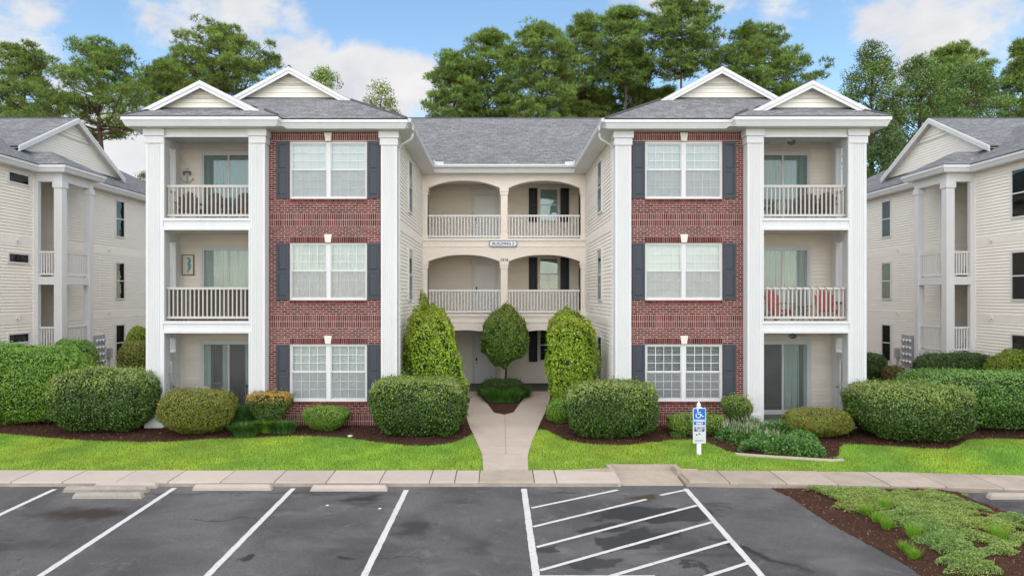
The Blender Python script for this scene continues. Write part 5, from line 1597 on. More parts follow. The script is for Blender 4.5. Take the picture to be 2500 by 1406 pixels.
tag(link('sprig', np_mesh('sprig', V_, F_, 'leaf', np.repeat(np.array([[.40, .55, .10]]) * r_.uniform(.7, 1.2, (46, 1)), 4, 0)), None, (PX(2283, ys_), ys_, PZ(972, ys_))), 'lime green leafy sprig growing out of the big clipped shrub', 'plant')
# flowering ground cover: leafy low mass with pale flower spikes
def flower_bed():
    r = np.random.default_rng(44); Ps = []; 
    cents = [(1790, 1062, .5, .45, .5), (1830, 1072, .6, .45, .55), (1880, 1085, .6, .4, .5), (1930, 1092, .6, .4, .48), (1975, 1100, .5, .3, .42), (1850, 1095, .5, .3, .4), (1900, 1052, .7, .4, .5), (1960, 1075, .5, .4, .42), (1830, 1050, .6, .4, .55)]
    for px, py, rx, ry, h in cents:
        x0, y0 = GP(px, py + 14); n = 1500
        u = r.normal(0, 1, (n, 3)); u /= np.linalg.norm(u, axis=1)[:, None]; u[:, 2] = np.abs(u[:, 2])
        rr = r.uniform(.75, 1.05, n)[:, None]
        P = u * rr * np.array([rx, ry, h]); P[:, 0] += x0; P[:, 1] += y0 + .1; P[:, 2] += zg(P[:, 0], P[:, 1])
        Ps.append(P)
    P = np.concatenate(Ps); P = P[P[:, 1] > mulch_edge(P[:, 0]) - .02]
    V, Fq = cards(P, np.tile([0, -.3, 1.], (len(P), 1)), .042, .36, r, .7)
    c = np.array([(.08, .20, .04), (.12, .27, .05), (.16, .32, .06), (.06, .15, .03)])[r.integers(0, 4, len(P))] * r.uniform(.7, 1.25, len(P))[:, None]
    o = link('flowering_plant', np_mesh('flowering_plant', V, Fq, 'leaf', np.repeat(c, 4, 0))); tag(o, 'low leafy bed plant with pale pinkish flower spikes', 'plant')
    top = P[np.argsort(-P[:, 2] - .02 * P[:, 1])][:2600]; top = top[r.permutation(len(top))[:420]]; top = top[top[:, 0] < np.quantile(top[:, 0], .72)]
    V, Fq = blades(top[:, 0], top[:, 1], top[:, 2], .17, .012, r, .25)
    cc = np.array([(.55, .42, .40), (.48, .40, .33), (.60, .50, .46)])[r.integers(0, 3, len(top))]
    link('flower_spikes', np_mesh('flower_spikes', V, Fq, 'grass_blade', np.repeat(cc, 3, 0)), o, kind='stuff')
flower_bed()

# ================================================================== trees behind the buildings
def tree_base(name, px, Y, label, group):
    X = PX(px, Y); z0 = float(zg(X, Y)); o = empty(name, (X, Y, z0)); tag(o, label, 'tree', group); return o, X, z0
def pine(px, Y, top, bot, w_, label, seed, lean=0.0, dens=1.0, shape='oval', tint=(1, 1, 1), up=.25, trunk_r=.28):
    """px trunk foot column in the photo, top/bot = photo rows of crown top and crown bottom, w_ = crown width in photo pixels"""
    r = np.random.default_rng(seed)
    o, X0, z0 = tree_base('pine_tree', px, Y, label, 'pine trees behind the buildings')
    k = (Y - CAM[1]) / F
    H = PZ(top, Y) - z0; hb = PZ(bot, Y) - z0; R_ = w_ * k / 2
    q = MB(); npt = 9
    wob = r.normal(0, .18, (npt, 2)); wob[0] = 0
    tp = []
    for i in range(npt):
        t = i / (npt - 1); tp.append(Vector((lean * t * H + wob[i, 0] * t, wob[i, 1] * t, t * H * .97)))
    q.tube(tp, [trunk_r * (1 - .85 * i / (npt - 1)) for i in range(npt)], 8)
    def at(z):
        t = np.clip(z / (H * .97), 0, 1) * (npt - 1); i = min(int(t), npt - 2); return tp[i].lerp(tp[i + 1], t - i)
    cl = []
    nb = int(54 * dens * max(1, (H - hb) / 9))
    for b in range(nb):
        t = (b + r.uniform(0, 1)) / nb
        z = hb + (H - hb) * t * .96
        prof_ = {'oval': math.sin(math.pi * (0.12 + .86 * t)) ** .7, 'dome': (1 - t ** 2.2) ** .6, 'spread': (.75 + .25 * math.sin(6 * t + seed)) * (1 - t ** 3) ** .5}[shape]
        L_ = R_ * max(prof_, .12) * r.uniform(.62, 1.08)
        az = b * 2.399 + r.normal(0, .35)
        st = at(z - .12 * L_); d = Vector((math.cos(az), math.sin(az), up + r.normal(0, .12)))
        mid = st + d * L_ * .5 + Vector((0, 0, -.05 * L_)); end = st + d * L_ + Vector((0, 0, .10 * L_))
        q.tube([st, mid, end], [.02 + .016 * L_, .015 + .008 * L_, .012], 5, False)
        m_ = max(3, int(L_ * 1.5))
        for j in range(m_):
            s = .34 + .66 * (j + r.uniform(0, 1)) / m_
            c = (st.lerp(mid, s * 2) if s < .5 else mid.lerp(end, s * 2 - 1))
            side = Vector((-d.y, d.x, 0)) * r.normal(0, .2 + .16 * L_)
            cc = c + side + Vector((0, 0, r.normal(.1, .22)))
            if side.length > .35: q.tube([c, cc], [.014, .008], 4, False)
            cl.append((cc, r.uniform(.55, 1.05), r.uniform(.62, 1.3)))
        cl.append((end, .5, r.uniform(.8, 1.3)))
    for j in range(6): cl.append((at(H * .97) + Vector((r.normal(0, .5), r.normal(0, .5), r.normal(-.3, .4))), .55, 1.1))
    q.obj('trunk', 'bark', o)
    C = np.array([tuple(c[0]) for c in cl]); S = np.array([c[1] for c in cl]); T = np.array([c[2] for c in cl])
    per = 21; tuft = np.repeat(np.arange(len(C)), per); n = len(tuft)
    u = r.normal(0, 1, (n, 3)); u /= np.linalg.norm(u, axis=1)[:, None]; u[:, 2] = np.where(u[:, 2] < -.25, -u[:, 2], u[:, 2]); u *= r.uniform(.45, 1, n)[:, None]
    P = C[tuft] + u * S[tuft][:, None] * np.array([1, 1, .55])
    nd = 9
    PP = np.repeat(P, nd, 0); OO = np.repeat(u, nd, 0); m = len(PP)
    d = r.normal(0, 1, (m, 3)) + OO * .8 + np.array([0, 0, .55]); d /= np.linalg.norm(d, axis=1)[:, None]
    L_ = r.uniform(.24, .46, m)[:, None]; sidev = np.cross(d, r.normal(0, 1, (m, 3))); sidev /= np.linalg.norm(sidev, axis=1)[:, None]
    wv = .024
    V = np.stack([PP - sidev * wv, PP + sidev * wv, PP + d * L_ + sidev * wv * .4], 1).reshape(-1, 3)
    base = np.array([.135, .225, .050]) * np.array(tint)
    hue = r.uniform(0, 1, n)[:, None]
    ct = (base * (1 - hue) + np.array([.24, .33, .065]) * hue) * T[tuft][:, None]
    brown = r.uniform(0, 1, n) < .035; ct[brown] = (.16, .10, .04)
    cc = np.repeat(np.repeat(ct, nd, 0), 3, 0)
    link('crown', np_mesh('crown', V, np.arange(3 * m).reshape(m, 3), 'needle', cc), o)
    return o
def broadleaf(px, Y, top, bot, w_, label, seed, pal=((.05, .12, .025), (.075, .16, .03), (.035, .085, .02)), leaf=.16, dens=1.0, grp='leafy trees behind the buildings', narrow=1.0):
    r = np.random.default_rng(seed)
    o, X0, z0 = tree_base('leafy_tree', px, Y, label, grp)
    k = (Y - CAM[1]) / F; H = PZ(top, Y) - z0; hb = max(PZ(bot, Y) - z0, .5); R_ = w_ * k / 2
    q = MB(); q.tube([(0, 0, -.2), (.1, 0, hb * .6), (-.1, .1, hb + (H - hb) * .5), (0, 0, H * .95)], [.3, .24, .14, .03], 8)
    cl = []
    nb = int(70 * dens * max(1, (H - hb) / 8))
    for b in range(nb):
        t = r.uniform(0, 1); z = hb + (H - hb) * t
        pr = (math.sin(math.pi * (.10 + .88 * t)) ** .75) * narrow ** t
        az = r.uniform(0, 6.283); rr = R_ * pr * math.sqrt(r.uniform(.15, 1.05))
        c = Vector((math.cos(az) * rr, math.sin(az) * rr, z))
        if b % 2 == 0: q.tube([(0, 0, max(z - rr * .7, hb * .6)), c], [.05, .012], 4, False)
        cl.append((c, r.uniform(.5, 1.05), r.uniform(.6, 1.3)))
    q.obj('trunk', 'bark', o)
    C = np.array([tuple(c[0]) for c in cl]); S = np.array([c[1] for c in cl]); T = np.array([c[2] for c in cl])
    per = 120; ii = np.repeat(np.arange(len(C)), per); n = len(ii)
    u = r.normal(0, 1, (n, 3)); u /= np.linalg.norm(u, axis=1)[:, None]
    P = C[ii] + u * (S[ii] * r.uniform(.45, 1, n))[:, None] * np.array([1, 1, .75])
    V, Fq = cards(P, u + np.array([0, -.1, .5]), leaf * .54, .5, r, .7)
    pa = np.array(pal); c = np.array([2.2, 1.9, 1.5]) * pa[r.integers(0, len(pa), n)] * (T[ii] * r.uniform(.75, 1.25, n))[:, None]
    link('crown', np_mesh('crown', V, Fq, 'leaf', np.repeat(c, 4, 0)), o)
    return o
pine(265, 37, 108, 330, 380, 'wide old pine with bent limbs behind the transom window house', 101, lean=-.03, dens=1.0, shape='spread', trunk_r=.45, up=.32)
pine(60, 40, 118, 300, 260, 'pine with an open crown beside the wide old pine', 102, dens=.85, shape='spread', tint=(1.1, 1, .9))
pine(545, 44, 76, 262, 330, 'broad rounded pine behind the gables above the anchor porch', 103, dens=1.15, shape='dome', tint=(1.15, 1.02, .9))
pine(420, 47, 150, 270, 170, 'low pine between the wide old pine and the rounded pine', 113, dens=.9, shape='dome', tint=(1.1, 1, .9))
broadleaf(795, 36, 158, 300, 75, 'small light leafy tree top peeking over a gable slope', 104, ((.09, .16, .04), (.12, .19, .05)), dens=.5)
broadleaf(930, 36, 206, 380, 120, 'small olive leafy tree over the hip of the wing roof', 105, ((.10, .15, .035), (.13, .18, .04), (.07, .11, .025)), dens=.7, narrow=.6)
pine(1105, 42, 132, 330, 155, 'dark green pine ending the pine row beside the olive leafy tree', 106, dens=1.1, shape='dome', tint=(.85, .95, 1))
pine(1195, 44, 78, 340, 190, 'full pine with a leaning top above the shingled centre roof', 107, dens=1.2, shape='oval', tint=(.95, 1, 1))
pine(1320, 40, 60, 340, 220, 'massive bushy pine between a leaning topped and a slender pine', 108, dens=1.35, shape='oval', tint=(1, 1, 1))
pine(1425, 46, 34, 320, 130, 'slender grey green pine behind the bushy one', 109, dens=1.0, shape='oval', tint=(1.05, .95, .9))
pine(1525, 43, 24, 215, 170, 'tall pine with bare trunk showing above the roof', 110, dens=1.15, shape='oval', tint=(.95, 1, 1))
pine(1548, 47, 120, 250, 120, 'thin pine close behind the bare trunked one', 114, dens=.7, shape='oval')
pine(1660, 42, -25, 190, 195, 'tallest dark pine rising past the picture top', 111, dens=1.25, shape='oval', tint=(.85, .92, .95), lean=.01)
pine(1600, 50, 225, 300, 170, 'low young pine at the foot of the tall pines', 115, dens=.9, shape='dome', tint=(1.15, 1.05, .9))
pine(1440, 50, 228, 300, 180, 'low young pine under the slender pine', 116, dens=.9, shape='dome', tint=(1.1, 1.05, .9))
pine(1850, 45, 68, 280, 320, 'broad domed pine behind the gables beside the tallest pine', 112, dens=1.3, shape='dome', tint=(.92, 1, .95))
broadleaf(2130, 34, 108, 470, 150, 'tall narrow leafy tree in the gap between the wing and next house', 121, ((.06, .11, .03), (.09, .14, .04), (.04, .08, .022)), dens=2.0)
broadleaf(2250, 36, 145, 470, 210, 'dense leafy tree behind the gable of the house without transoms', 122, ((.055, .11, .028), (.08, .14, .035), (.035, .08, .02)), dens=2.4)
broadleaf(2370, 38, 160, 440, 190, 'rounded leafy tree above the ridge of the house without transoms', 123, ((.06, .12, .03), (.085, .145, .035), (.04, .085, .022)), dens=2.2)
pine(2330, 44, 112, 300, 200, 'domed pine poking out above the leafy trees', 124, dens=1.1, shape='dome')
pine(2500, 42, 95, 320, 120, 'sparse pine standing beyond the rounded leafy tree', 125, dens=.9, shape='spread', tint=(1, .95, .9))
broadleaf(2160, 30, 300, 600, 130, 'dark low leafy tree filling the gap below the narrow tree', 126, ((.03, .065, .02), (.045, .085, .025)), dens=1.0)
broadleaf(352, 60, 425, 560, 60, 'distant small tree in the gap beside the transom window house', 127, ((.06, .10, .04), (.04, .07, .03)), dens=.5)
# ================================================================== the two neighbouring houses
def neighbour(s, label):
    N = empty('neighbour_house', (s * 19.9, 10, .3)); tag(N, label, 'building', 'cream neighbouring houses')
    org = Vector((s * 19.9, 10, .3))
    def add(q, name, m, parent=None, kind=None):
        o = q.obj(name, m, parent or N, kind=kind)
        if parent is None: o.location = -org
        return o
    MX = lambda a, b: (a, b) if s > 0 else (-b, -a)
    XW, PO, PY0, PY1 = 19.9, 18.67, 7.27, 9.46
    WE = 19.4
    q = MB()
    q.box(*MX(XW, 34), -2, PY0, -.3, SOF).box(*MX(XW, 34), PY1, 24, -.3, SOF).box(*MX(21.6, 34), PY0, PY1, -.3, SOF)
    wall = add(q, 'wall', 'siding')
    def lw(y0, y1, x, z0, z1, facing):
        q_ = MB(); z = z0; h = .127
        sg = (-1 if s > 0 else 1) if facing == 'in' else 0
        while z < z1 - .02:
            t = min(h, z1 - z); pr = [(0, z), (.036, z), (.036, z + .012), (.003, z + t), (0, z + t)]
            if any(b[0] - .02 <= z < b[1] - .1 for b in MID_BAND) and facing == 'in':
                bb = [b for b in MID_BAND if b[0] - .02 <= z < b[1] - .1][0]; z = bb[1]; continue
            if facing == 'in': q_.prism([(s * x + sg * a, b) for a, b in pr], 'y', y0, y1)
            else: q_.prism([(x - a, b) for a, b in pr], 'x', min(y0, y1), max(y0, y1))
            z += h
        o = q_.obj('siding_boards', 'siding_pale', wall, kind='stuff'); return o
    lw(-2, PY0 - .09, XW, 0.0, SOF, 'in'); lw(PY1 + .09, 24, XW, 0.0, SOF, 'in')
    lw(PY0, PY1, 21.6, 0.0, SOF, 'in'); lw(s * XW, s * 21.6, PY1, 0.0, SOF, 'y')
    q = MB()
    for b0, b1 in MID_BAND:
        for y0, y1 in ((-2, PY0 - .09), (PY1 + .09, 24)): q.box(*MX(XW - .03, XW), y0, y1, b0, b1)
    for y0, y1 in ((PY0 - .09, PY0), (PY1, PY1 + .09)): q.box(*MX(XW - .045, XW + .001), y0, y1, -.1, SOF)
    y = PY1 + 2.6; q.box(*MX(XW - .026, XW), y, y + .03, 0, SOF)
    q.obj('corner_board', 'siding_pale', wall)
    # porch: posts, landings, rails, roof beam
    for (px0, px1, py0, py1) in ((PO, PO + .34, PY0 - .05, PY0 + .29), (PO, PO + .28, PY1 - .28, PY1), (XW - .22, XW - .034, PY0 - .047, PY0 + .14)):
        q = MB(); q.box(*MX(px0, px1), py0, py1, .0, SOF); P = add(q, 'post', 'trim')
        if px0 == PO:
            c = MB(); c.box(*MX(px0 - .04, px1 + .04), py0 - .04, py1 + .04, SOF - .62, SOF - .38); c.obj('capital', 'trim', P)
    q = MB(); q.box(*MX(PO + .02, XW), PY0 - .03, PY0 + .2, SOF - .36, SOF - .002).box(*MX(PO + .02, PO + .25), PY0 + .2, PY1, SOF - .36, SOF - .002)
    add(q, 'beam', 'trim')
    for zl in (1.66, 4.86):
        q = MB(); q.box(*MX(PO + .05, 21.6), PY0 + .0, PY1 - .02, zl - .30, zl)
        add(q, 'landing', 'ceiling_paint')
        q = MB(); q.box(*MX(PO + .34, XW - .22), PY0 - .04, PY0 - .001, zl - .32, zl + .02).box(*MX(PO + .03, PO + .049), PY0 + .29, PY1 - .28, zl - .32, zl + .02)
        add(q, 'beam', 'trim')
        r1 = railing(N, (MX(PO + .34, XW - .22)[0], PY0 + .1), (MX(PO + .34, XW - .22)[1], PY0 + .1), zl + .09, zl + 1.10, 6, 'rail_white', .045)
        r2 = railing(N, (s * (PO + .14), PY0 + .29), (s * (PO + .14), PY1 - .28), zl + .09, zl + 1.10, 12, 'rail_white', .045)
        for r_ in (r1, r2): r_.location = r_.location - org
        # flight of stairs climbing away from the landing
        q = MB()
        for i in range(8):
            q.box(*MX(XW + .1 + i * .19, XW + .1 + (i + 1) * .19), PY0 + .5, PY0 + 1.3, zl + i * .18, zl + (i + 1) * .18 - .02)
        st = add(q, 'stairs', 'brown_wood')
        q = MB(); q.prism([(s * (XW + .0), zl + .9), (s * (XW + 1.6), zl + 2.35), (s * (XW + 1.6), zl + 2.42), (s * (XW + .0), zl + .97)], 'y', PY0 + .42, PY0 + .48); q.obj('handrail', 'trim', st)
        q = MB(); q.box(*MX(20.3, 20.45), PY0 + .6, PY0 + .75, zl, zl + 3.0); add(q, 'post', 'trim')
    # windows
    def win(y0, y1, z0, z1, cols, rows, double=True, m='glass', bl=False):
        q = MB(); e = .07
        q.box(*MX(XW - .075, XW), y0 - e, y0, z0 - e, z1 + e).box(*MX(XW - .075, XW), y1, y1 + e, z0 - e, z1 + e)
        q.box(*MX(XW - .075, XW), y0, y1, z1, z1 + e).box(*MX(XW - .075, XW), y0, y1, z0 - e, z0)
        if double: q.box(*MX(XW - .07, XW), y0, y1, (z0 + z1) / 2 - .025, (z0 + z1) / 2 + .025)
        W = add(q, 'window', 'trim')
        g = MB(); g.box(*MX(XW - .056, XW - .052), y0, y1, z0, z1); g.obj('pane', m, W)
        g = MB(); g.box(*MX(XW - .036, XW - .034), y0, y1, z0, z1); g.obj('shade_panel', 'room_shade', W)  # shade of the room as a dark sheet on the wall
        g = MB()
        for i in range(1, cols): yy_ = y0 + (y1 - y0) * i / cols; g.box(*MX(XW - .051, XW - .046), yy_ - .008, yy_ + .008, z0, z1)
        for i in range(1, rows): zz = z0 + (z1 - z0) * i / rows; g.box(*MX(XW - .0505, XW - .0465), y0, y1, zz - .008, zz + .008)
        g.obj('grille', 'trim', W)
        if bl:
            g = MB(); zz = z0 + .02
            while zz < z1: g.box(*MX(XW - .044, XW - .038), y0, y1, zz, zz + .03); zz += .05
            g.obj('blind', 'blind', W)
    for k in range(3):
        win(13.4, 14.15, WB[k], WT[k], 3, 6, bl=True)
        win(18.6, 19.35, WB[k], WT[k], 3, 6, bl=True)
        if s < 0: win(5.75, 6.88, (2.18, 5.44, 8.68)[k], (2.5, 5.76, 9.03)[k], 4, 1, False, bl=True)
        else: win(4.2, 5.1, WB[k], WT[k], 3, 6, bl=True)
    for zz in (3.15, 6.3):
        q = MB(); q.box(*MX(XW - .12, XW - .02), 6.2, 6.32, zz, zz + .1).box(*MX(XW - .17, XW - .1), 6.22, 6.3, zz - .05, zz + .06); add(q, 'wall_light', 'trim')
        q = MB(); q.box(*MX(XW - .12, XW - .02), 12.7, 12.8, zz, zz + .1); add(q, 'wall_light', 'trim')
    # roof
    sx = lambda x: s * x
    XRg, Zr = WE + 4.35, EZ + SL * 4.35
    YC_, HW, ZP = 11.45, 3.93, 12.65
    f = [[(sx(WE), -2.5, EZ), (sx(XRg), -2.5 + 4.35, Zr), (sx(XRg), 24.5 - 4.35, Zr), (sx(WE), 24.5, EZ)],
         [(sx(34.5), -2.5, EZ), (sx(XRg), -2.5 + 4.35, Zr), (sx(XRg), 24.5 - 4.35, Zr), (sx(34.5), 24.5, EZ)],
         [(sx(WE), -2.5, EZ), (sx(34.5), -2.5, EZ), (sx(XRg), 1.85, Zr)], [(sx(WE), 24.5, EZ), (sx(34.5), 24.5, EZ), (sx(XRg), 20.15, Zr)]]
    r = roof_obj('roof', f, N); r.location = -org
    gs = (ZP - 10.52) / HW
    ex = HW + .15
    g2 = [[(sx(20.6), YC_, ZP), (sx(38), YC_, ZP), (sx(38), YC_ + d * ex, ZP - gs * ex), (sx(20.6), YC_ + d * ex, ZP - gs * ex)] for d in (-1, 1)]
    # shingled slopes carry on down behind the gable eaves into the house roof
    g2 += [[(sx(20.95), YC_ + d * ex, ZP - gs * ex), (sx(38), YC_ + d * ex, ZP - gs * ex), (sx(38), YC_ + d * (ex + 2.6), ZP - gs * (ex + 2.6)), (sx(20.95), YC_ + d * (ex + 2.6), ZP - gs * (ex + 2.6))] for d in (-1, 1)]
    rg = roof_obj('cross_roof', g2, N); rg.location = -org
    gable(rg, YC_, ZP - .1 - gs * HW, ZP - .1, s * 20.92, HW, 'x', -s, .127, 'siding_pale')
    q = MB()
    for d in (-1, 1):
        for (h0, h1, e) in ((0, .12, .07), (.10, .24, .05)):
            u = YC_ + d * (ex + .02); zu = ZP - gs * (ex + .02)
            q.prism([(u, zu - h0), (YC_, ZP - h0), (YC_, ZP - h1), (u, zu - h1)], 'x', s * 20.60, s * (20.60 - e))
        q.face([(sx(20.6), YC_, ZP - .1), (sx(20.95), YC_, ZP - .1), (sx(20.95), YC_ + d * ex, ZP - .1 - gs * ex), (sx(20.6), YC_ + d * ex, ZP - .1 - gs * ex)])
    q.obj('rake_board', 'trim', rg)
    cap_strip(rg, (sx(20.6), YC_, ZP), (sx(38), YC_, ZP))
    # porch hip roof
    pe = EZ + .015; x0, y0, y1 = 18.3, PY0 - .42, PY1 + .42
    hx = (y1 - y0) / 2
    pr = [[(sx(x0), y0, pe), (sx(x0), y1, pe), (sx(x0 + hx), (y0 + y1) / 2, pe + SL * hx)],
          [(sx(x0), y0, pe), (sx(x0 + hx), (y0 + y1) / 2, pe + SL * hx), (sx(x0 + 3), (y0 + y1) / 2, pe + SL * hx), (sx(x0 + 2.9), y0, pe)],
          [(sx(x0), y1, pe), (sx(x0 + hx), (y0 + y1) / 2, pe + SL * hx), (sx(x0 + 3), (y0 + y1) / 2, pe + SL * hx), (sx(x0 + 2.9), y1, pe)]]
    p_ = roof_obj('porch_roof', pr, N); p_.location = -org
    pth = [(s * WE, -2.5), (s * WE, y0), (s * x0, y0), (s * x0, y1), (s * WE, y1), (s * WE, 24.5)]
    if s > 0: pth = pth[::-1]
    # outward is the right-hand side of travel; left house faces +x when travelling +y
    add(sweep(pth, prof), 'cornice', 'trim')
    q = MB(); q.box(*MX(WE + .1, XW + 1.75), -2.4, 24.4, SOF + .002, SOF + .01).box(*MX(x0 + .1, WE + .1), y0 + .1, y1 - .1, SOF + .003, SOF + .011); add(q, 'soffit', 'trim')
    return N
neighbour(-1, 'cream sided three storey house with small horizontal transom windows')
neighbour(1, 'cream sided three storey house with tall windows behind the long hedge')
# electricity meter banks and a grey box on the side walls
for s, nm in ((-1, 'house with transom windows'), (1, 'house behind the long hedge')):
    Y0, Y1 = 11.45, 12.45
    M = empty('meter_bank', (s * 19.86, 11.9, .62)); tag(M, f'grey bank of round electricity meters on the {nm}', 'meter bank')
    q = MB(); q.box(-.09 if s > 0 else 0, 0 if s > 0 else .09, -.45, .35, 0, 1.5); q.obj('panel', 'metal_grey', M)
    for r_ in range(4):
        for c in range(3):
            q = MB(); q.lathe([(.085, 0), (.085, .05), (.07, .09), (.03, .105)], 14)
            o = q.obj('meter', 'sign_white', M, (-s * .09, -.32 + c * .26, .22 + r_ * .34)); o.rotation_euler = (0, R(-90 * s), 0)
            q = MB(); q.lathe([(.05, 0), (.045, .03), (.02, .035)], 12); d = q.obj('dial', 'black_metal', o, (0, 0, .085))
    q = MB(); q.box(-.03, .03, .38, .5, 0, 1.55); q.obj('conduit', 'metal_grey', M)
    bx_ = empty('utility_box', (s * 19.86, 12.75, .95)); tag(bx_, f'small grey utility box beside the meters of the {nm}', 'utility box')
    q = MB(); q.box(-.12 if s > 0 else 0, 0 if s > 0 else .12, -.16, .16, 0, .5); q.obj('case', 'metal_grey', bx_)
    q = MB(); q.box(-.135 if s > 0 else .12, -.12 if s > 0 else .135, -.13, .13, .04, .46); q.obj('cover', 'metal_grey', bx_)
    q = MB(); q.tube([(-s * .06, 0, 0), (-s * .06, 0, -.6)], .03, 8); q.obj('conduit', 'metal_grey', bx_)
# ================================================================== parking sign
SX, SY = GP(1706.5, 1109)
def parking_sign():
    z0 = float(zg(SX, SY)); k = (SY - CAM[1]) / F
    S = empty('parking_sign', (SX, SY, z0)); tag(S, 'blue wheelchair parking sign above a grey pet notice on a white post', 'sign')
    pz = lambda py: PZ(py, SY) - z0
    q = MB(); q.box(-.052, .052, -.03, .075, -.1, pz(992)); q.obj('post', 'sign_white', S)
    zt = pz(992)
    q = MB(); q.box(-.062, .062, -.04, .085, zt - .025, zt)
    q.lathe([(.04, 0), (.055, .03), (.052, .06), (.03, .095), (.012, .12), (.004, .13)], 12, (0, .022, zt)); q.obj('finial', 'sign_white', S)
    w_ = 31.5 * k; zb1, zt1 = pz(1038), pz(995)
    def plate(name, x0, x1, zb, zt_, y, m, rad=.03):
        pts = [(x + (x0 + x1) / 2, z + (zb + zt_) / 2) for x, z in plate_outline(x1 - x0, zt_ - zb, rad)]
        q = MB(); q.prism(pts, 'y', y, y + .004); return q.obj(name, m, S)
    plate('sign_border', -w_/2, w_/2, zb1, zt1, -.040, 'sign_white', .035)
    plate('sign_face', -w_/2 + .016, w_/2 - .016, zb1 + .016, zt1 - .016, -.0445, 'sign_blue', .025)
    H = zt1 - zb1; cz = zt1 - H * .31; u = H * .21; cx_ = -.012
    y = -.047
    q = MB()
    def ring(cx, cz_, r0, r1, a0, a1, n=20):
        for i in range(n):
            t0, t1 = R(a0 + (a1 - a0) * i / n), R(a0 + (a1 - a0) * (i + 1) / n)
            q.face([(cx + r0*math.cos(t0), y, cz_ + r0*math.sin(t0)), (cx + r1*math.cos(t0), y, cz_ + r1*math.sin(t0)), (cx + r1*math.cos(t1), y, cz_ + r1*math.sin(t1)), (cx + r0*math.cos(t1), y, cz_ + r0*math.sin(t1))])
    def bar(a, b, t):
        a, b = Vector(a), Vector(b); d = (b - a).normalized(); n = Vector((-d.y, d.x)) * t / 2
        q.face([(p.x, y - .0004, p.y) for p in (a - n, b - n, b + n, a + n)])
    ring(cx_ - .02, cz - u * .55, u * .52, u * .70, 130, 380)
    ring(cx_ - .035, cz + u * 1.05, 0, u * .20, 0, 360, 12)
    bar((cx_ - .035, cz + u * .85), (cx_ - .02, cz - u * .25), u * .22)
    bar((cx_ - .035, cz + u * .32), (cx_ + u * .55, cz + u * .32), u * .15)
    bar((cx_ - .03, cz - u * .22), (cx_ + u * .62, cz - u * .22), u * .20)
    bar((cx_ + u * .58, cz - u * .18), (cx_ + u * .95, cz - u * .95), u * .20)
    bar((cx_ + u * .85, cz - u * .90), (cx_ + u * 1.35, cz - u * .72), u * .18)
    q.obj('wheelchair_symbol', 'sign_white', S)
    for body, zz, sz in (('PARKING', zb1 + H * .285, H * .165), ('ONLY', zb1 + H * .125, H * .165)):
        me = text_mesh(body, sz, .003, .0008); me.materials.append(MATS['sign_white'])
        o = link('lettering', me, S, (0, -.0475, zz), rot=(R(90), 0, 0)); o.scale = (.88, 1, 1)
    zb2, zt2 = pz(1081), pz(1038.5)
    plate('notice_plate', -w_/2, w_/2, zb2, zt2, -.0385, 'notice', .012)
    h2 = zt2 - zb2
    plate('notice_panel', -w_*.39, w_*.39, zt2 - h2 * .32, zt2 - h2 * .06, -.0425, 'sign_navy', .004)
    for i, body in enumerate(('PET WASTE', 'TRANSMITS', 'DISEASE')):
        me = text_mesh(body, h2 * .088, .0012, .0006); me.materials.append(MATS['sign_white'])
        link('lettering', me, S, (0, -.0445, zt2 - h2 * (.11 + .08 * i)), rot=(R(90), 0, 0))
    q = MB(); y = -.0400
    # stooping person and dog silhouettes
    for pts in ([(-.10, -.02), (-.075, -.05), (-.06, -.045), (-.07, -.005), (-.09, .01)], [(-.03, -.01), (.0, .035), (.015, .02), (.035, .0), (.02, -.01), (.005, .01), (-.01, -.03), (-.022, -.03)], [(.045, -.02), (.075, -.022), (.07, -.03), (.045, -.03)]):
        q.face([(a, y, zt2 - h2 * .47 + b) for a, b in pts])
    q.obj('pictogram', 'black_metal', S)
    q = MB(); zz = zt2 - h2 * .70; q.box(-w_*.40, w_*.40, -.0400, -.039, zz, zz + .004); q.obj('rule_line', 'metal_grey', S)
    q = MB(); zz = zt2 - h2 * .84
    rr = random.Random(3); x = -w_ * .34
    while x < w_ * .33:
        l = rr.uniform(.010, .016); q.box(x, x + l, -.0402, -.039, zz - .011, zz + .011 * rr.uniform(.4, 1)); x += l + .005
    q.obj('fine_print', 'sign_navy', S)
mat('notice', (.60, .61, .62), .4, .4, noise=(5, .04))
parking_sign()

